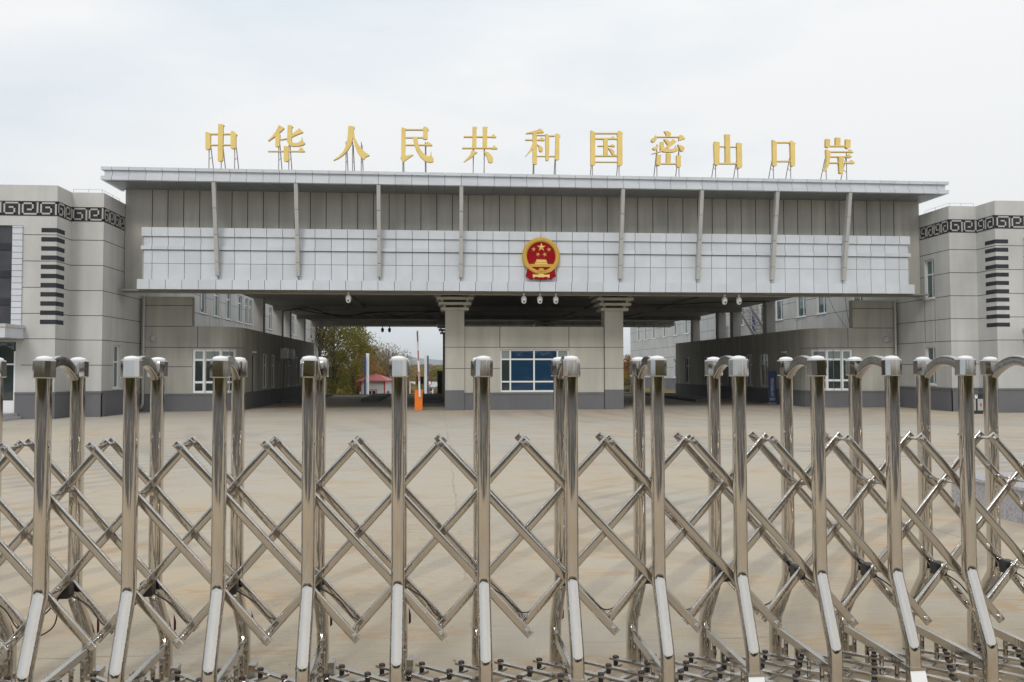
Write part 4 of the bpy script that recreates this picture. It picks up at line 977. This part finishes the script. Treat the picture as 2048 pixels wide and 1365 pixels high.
# ================================================================== RETRACTABLE GATE
DX, DW = .39, .356
gate = tag(empty('retractable_gate', (-5.4753, -29.1671, 0), math.atan2(.0032, .39)), 'polished steel retractable gate of arched frames and crossed bars across the foreground', 'gate')
PSEC = [(a, b_) for a, b_ in rrect(.064, .060, .024, 5)]
ZT = 1.617
def bend(y0, dy, za, zb, ztop):
    """post centre line, top to ground, with a crisp double bend"""
    pts = [(0, y0, ztop), (0, y0, za+.03)]
    for k in range(1, 5):
        t = k/4; pts.append((0, y0+dy*.055*t*t, za+.03-.06*t))
    zb1 = zb+.03
    pts.append((0, y0+dy*(1-.055), zb1))
    for k in range(1, 5):
        t = k/4; pts.append((0, y0+dy*(1-.055*(1-t)**2), zb1-.06*t))
    pts.append((0, y0+dy, .035)); return pts
def make_frame():
    f = empty('gate_frame')
    for (y0, dy, za, zb, lab) in ((0, -.14, .60, .262, None), (DW, .18, .50, .22, None)):
        q = MB(); q.sweep(bend(y0, dy, za, zb, ZT-.075), PSEC, 'steel', up=(1, 0, 0)); q.build('post', f, smooth=35)
        q = MB(); w_ = .0395; c_ = .023
        oc = [(w_, -c_), (w_, c_), (c_, w_), (-c_, w_), (-w_, c_), (-w_, -c_), (-c_, -w_), (c_, -w_)]
        r0 = [(x*.96, y*.96, -.040) for x, y in oc]; r1 = [(x, y, -.035) for x, y in oc]; r2 = [(x*.992, y*.992, .036) for x, y in oc]; r3 = [(x*.90, y*.90, .042) for x, y in oc]
        vs = r0+r1+r2+r3; fs = [tuple(range(8))[::-1]]+[(i*8+k, i*8+(k+1) % 8, (i+1)*8+(k+1) % 8, (i+1)*8+k) for i in range(3) for k in range(8)]+[tuple(24+k for k in range(8))]
        q.add(vs, fs, 'capsteel'); q.build('cap', f, loc=(0, y0, ZT-.058))
        q = MB(); q.lathe((0, y0, ZT-.017), [(.034, 0), (.034, .006), (.028, .012), (.012, .016), (.003, .017)], 'white', 20); q.build('cap_button', f, smooth=40)
    q = MB(); pts = []; n_ = 14
    for k in range(n_+1):
        t = k/n_; y = .03+(DW-.06)*t; pts.append((0, y, ZT-.052-.040*t+.048*math.sin(math.pi*t)**.85))
    q.sweep(pts, rrect(.032, .050, .007, 2), 'archsteel'); o = q.build('arch', f, smooth=35); wn = o.modifiers.new('wn', 'WEIGHTED_NORMAL'); wn.keep_sharp = True
    q = MB(); q.sweep([(0, -.12, .178), (0, DW+.17, .178)], rrect(.026, .044, .003, 1), 'steel2')
    for y in (.02, .16, .30, .43): q.tube([(.012, y, .16), (.012, y, .05)], .011, 'steel2', 8); q.box(0, .024, y-.015, y+.015, .150, .157, 'steel2')
    q.build('foot_rail', f)
    q = MB(); q.lathe((.035, DW+.20, .034), [(.012, -.022), (.030, -.02), (.033, -.012), (.033, .012), (.030, .02), (.012, .022)], 'pipe', 18, 'x'); q.box(.012, .058, DW+.165, DW+.24, .045, .075, 'steel2'); q.build('wheel', f, smooth=40)
    q = MB(); q.add([(.034, DW+.185, .34), (.046, DW+.185, .30), (.046, DW+.185, .26), (.034, DW+.185, .25)], [(0, 1, 2, 3), (3, 2, 1, 0)], 'maroon'); q.build('reflector', f)
    return f
fr0 = make_frame(); fr0.parent = gate; frames = []
PX = (89, 264, 441, 619, 797, 967, 1142, 1314, 1477, 1634, 1783, 1930)
_pos = [atY(u, 712, -29.1671+.0032*i).x+5.4753 for i, u in enumerate(PX)]
def gx(i):
    if i < 0: return _pos[0]+i*.375
    if i > 11: return _pos[11]+(i-11)*.375
    k = int(math.floor(i)); return _pos[k] if k == i else _pos[k]*(1-(i-k))+_pos[k+1]*(i-k)
for i in range(-2, 14):
    f = fr0 if i == -2 else copy_tree(fr0, gate)
    f.location = (gx(i), 0, 0); frames.append(f)
    for ch in [o for o in COL.objects if o.parent == f and o.name.split('.')[0] == 'cap']: ch.rotation_euler = (random.uniform(-.035, .02), random.uniform(-.03, .03), random.uniform(-.12, .12))
for i in (6, 8, 10):
    q = MB(); q.add([(-.036, -.175, .185), (.036, -.175, .185), (.038, -.195, .12), (.028, -.21, .07), (0, -.218, .055), (-.028, -.21, .07), (-.038, -.195, .12)], [(0, 6, 5, 4, 3, 2, 1)], 'white')
    q.box(-.038, .038, -.178, -.10, .185, .198, 'steel2'); o = q.build('guard_plate', frames[i+2])
# scissor bars
ZA_, ZB_ = 1.209, .344; HALF = DX/2
def lattice_bar(i, y, sgn, label=None):
    """bar whose top pivot is at x = (i+.5)DX, bottom pivot two pitches away"""
    x0 = gx(i+.5); x1 = gx(i+.5+2*sgn); d = Vector((x1-x0, 0, ZB_-ZA_)).normalized()
    a = Vector((x0, y, ZA_))-d*.026; b_ = Vector((x1, y, ZB_))+d*.026
    q = MB(); q.sweep([tuple(a), tuple(b_)], rrect(.019, .038, .0065, 3), 'steel2')
    o = q.build('lattice_bar', gate, smooth=40)
    if y < .1:
        for (px, pz) in ((x0, ZA_), (x1, ZB_)):
            q = MB(); q.lathe((px, y-.0095, pz), [(.0155, 0), (.0155, -.004), (.0125, -.005), (.0125, -.0035), (.009, -.0035), (.009, -.009), (.007, -.011)], 'capsteel', 18, 'y')
            q.build('bolt', o, smooth=40)
    return o
for i in range(-4, 14): lattice_bar(i, .065, 1)
for i in range(-2, 16): lattice_bar(i, .190, -1)
for i in range(-4, 14): lattice_bar(i, .315, 1)
zq = (ZA_-ZB_)/4
def rod(x, z, y0, y1):
    q = MB(); q.tube([(x, y0, z), (x, y1, z)], .0075, 'steel2', 8)
    for y in (.085, .170, .210, .295):
        if y0 < y < y1: q.tube([(x, y-.008, z), (x, y+.008, z)], .0125, 'steel2', 10)
    q.build('pivot_rod', gate, smooth=40)
for i in range(-2, 14):
    X0, X1 = gx(i), gx(i+.5)
    rod(X1, ZA_, .055, .335); rod(X1, ZB_, .055, .335)
    rod(X0, ZA_-zq, .03, .345); rod(X0, ZB_+zq, .03, .345)
    q = MB(); q.box(X0-.016, X0+.016, .318, .327, ZA_-zq-.075, ZA_-zq-.035, 'steel2'); q.lathe((X0, .318, ZA_-zq-.055), [(.008, 0), (.008, -.008)], 'capsteel', 8, 'y'); q.build('bracket', gate)
# floor scissor
def floor_bar(x0, sgn, z, mt='steel2', num=0):
    q = MB(); a, b_ = Vector((x0-.02*sgn, DW+.055, z)), Vector((x0+sgn*.56, -.09, z))
    q.sweep([tuple(a), tuple(b_)], rrect(.026, .014, .002, 1), mt); o = q.build('floor_bar', gate)
    if sgn > 0:
        n_ = 5; q = MB(); seen = 1 <= num <= 20
        for k in range(n_):
            if seen: q = MB()
            t = .04+.92*k/(n_-1); p = a.lerp(b_, t)
            q.lathe((p.x, p.y, p.z+.006), [(.0155, 0), (.0165, .004), (.014, .009), (.006, .011)], 'brownplug', 12); q.lathe((p.x, p.y, p.z-.030), [(.012, 0), (.012, .024)], 'black', 10)
            if seen: q.build('rubber_plug', o, smooth=40)
        if not seen: tag(q.build('rubber_plug', o, smooth=40), kind='stuff')
for k in range(-7, 27): floor_bar(k*HALF+.09, 1, .092, num=k)
for k in range(-3, 31): floor_bar(k*HALF+.10, -1, .056)
# control boxes and cable
def spl(P, r, mt, n_=5):
    P = [Vector(p) for p in P]; out = []
    for i in range(len(P)-1):
        a, b_, c_, d = P[max(0, i-1)], P[i], P[i+1], P[min(len(P)-1, i+2)]
        for k in range(5): t = k/5; out.append(.5*((2*b_)+(c_-a)*t+(2*a-5*b_+4*c_-d)*t*t+(-a+3*b_-3*c_+d)*t**3))
    out.append(P[-1]); q = MB(); q.tube([tuple(p) for p in out], r, mt, n_); return q
for i in range(-1, 13):
    x = gx(i); z = ZB_+zq
    q = MB(); q.box(x-.028, x+.028, .215, .285, z-.055, z+.012, 'black'); o = q.build('control_box', gate); bm = o.modifiers.new('bev', 'BEVEL'); bm.width = .008; bm.segments = 2
    sag = random.uniform(.12, .2)
    spl([(x+.02, .25, z-.04), (x+.11, .25, z-.10), (gx(i+.5), .24, ZB_+.03+random.uniform(-.01, .01)), (gx(i+1)-.09, .25, z-.13), (gx(i+1)-.02, .25, z-.05)], .0035, 'black').build('cable', gate, smooth=60)
spl([(-.0, .20, ZB_+zq-.05), (.01, .19, .47), (0, .18, .40), (-.05, .17, .36), (-.12, .16, .35)], .0035, 'black').build('cable', gate, smooth=60)

hz = MB(); hz.box(-4200, 4200, -110, 8400, -25, 160, 'haze')
M['haze'] = bpy.data.materials.new('haze_air'); M['haze'].use_nodes = True
_n = M['haze'].node_tree.nodes; _n.remove(_n['Principled BSDF']); _v = _n.new('ShaderNodeVolumePrincipled'); _v.inputs['Color'].default_value = (.86, .93, 1, 1); _v.inputs['Density'].default_value = .00016; _v.inputs['Anisotropy'].default_value = .2
M['haze'].node_tree.links.new(_v.outputs[0], _n['Material Output'].inputs['Volume'])
tag(hz.build('haze'), 'pale air between the gate and the far mountain', 'haze', kind='stuff')

# ================================================================== CAMERA, LIGHT, SKY
cd = bpy.data.cameras.new('camera'); co = bpy.data.objects.new('camera', cd); COL.objects.link(co)
cd.sensor_width = 36; cd.lens = FPX/2048*36; cd.clip_start = .05; cd.clip_end = 20000
co.matrix_world = Matrix(((RGT.x, UPV.x, -FWD.x, CX), (RGT.y, UPV.y, -FWD.y, CY), (RGT.z, UPV.z, -FWD.z, EYE), (0, 0, 0, 1)))
sc.camera = co
wd = bpy.data.worlds.new('World'); sc.world = wd; wd.use_nodes = True
n, l = wd.node_tree.nodes, wd.node_tree.links; bg = n['Background']; out = n['World Output']
SE, SR = R(40), R(196)
sky = n.new('ShaderNodeTexSky'); sky.sky_type = 'NISHITA'; sky.sun_disc = False; sky.sun_elevation = SE; sky.sun_rotation = SR
sky.air_density = 1; sky.dust_density = 3; l.new(sky.outputs[0], bg.inputs[0]); bg.inputs[1].default_value = .05
# cloud sheet over the blue sky
tc = n.new('ShaderNodeTexCoord'); mp = n.new('ShaderNodeMapping'); mp.inputs['Scale'].default_value = (1, 1, 3.2); l.new(tc.outputs['Generated'], mp.inputs[0])
ns = n.new('ShaderNodeTexNoise'); ns.inputs['Scale'].default_value = 1.7; ns.inputs['Detail'].default_value = 6; ns.inputs['Roughness'].default_value = .5; l.new(mp.outputs[0], ns.inputs['Vector'])
cr = n.new('ShaderNodeValToRGB'); e = cr.color_ramp.elements; e[0].position = .34; e[0].color = (.69, .775, .855, 1); e[1].position = .58; e[1].color = (.90, .91, .915, 1)
sp2 = n.new('ShaderNodeSeparateXYZ'); l.new(tc.outputs['Generated'], sp2.inputs[0]); ma = n.new('ShaderNodeMath'); ma.operation = 'MULTIPLY_ADD'; ma.inputs[1].default_value = .13; l.new(sp2.outputs[0], ma.inputs[0]); l.new(ns.outputs['Fac'], ma.inputs[2])
l.new(ma.outputs[0], cr.inputs[0]); b2 = n.new('ShaderNodeBackground'); l.new(cr.outputs[0], b2.inputs[0]); b2.inputs[1].default_value = 1.0
sep = n.new('ShaderNodeSeparateXYZ'); l.new(tc.outputs['Generated'], sep.inputs[0])
mr = n.new('ShaderNodeMapRange'); mr.inputs[1].default_value = 0; mr.inputs[2].default_value = .9; mr.inputs[3].default_value = 1.0; mr.inputs[4].default_value = 1.25; l.new(sep.outputs[2], mr.inputs[0]); l.new(mr.outputs[0], b2.inputs[1])
ms = n.new('ShaderNodeMixShader'); ms.inputs[0].default_value = .94; l.new(bg.outputs[0], ms.inputs[1]); l.new(b2.outputs[0], ms.inputs[2]); l.new(ms.outputs[0], out.inputs[0])
sl = bpy.data.lights.new('sun', 'SUN'); sl.energy = 1.15; sl.angle = R(14); sl.color = (1, .955, .89); so = bpy.data.objects.new('sun', sl); COL.objects.link(so)
# Nishita: azimuth measured clockwise from +Y
sd = Vector((math.sin(SR)*math.cos(SE), math.cos(SR)*math.cos(SE), math.sin(SE)))
so.rotation_euler = sd.to_track_quat('Z', 'Y').to_euler(); so.location = (0, -20, 40)
sc.view_settings.view_transform = 'Standard'; sc.view_settings.look = 'None'; sc.view_settings.exposure = 0; sc.view_settings.gamma = 1
sc.render.engine = 'CYCLES'; sc.cycles.use_denoising = True; sc.cycles.max_bounces = 8; sc.cycles.volume_bounces = 2
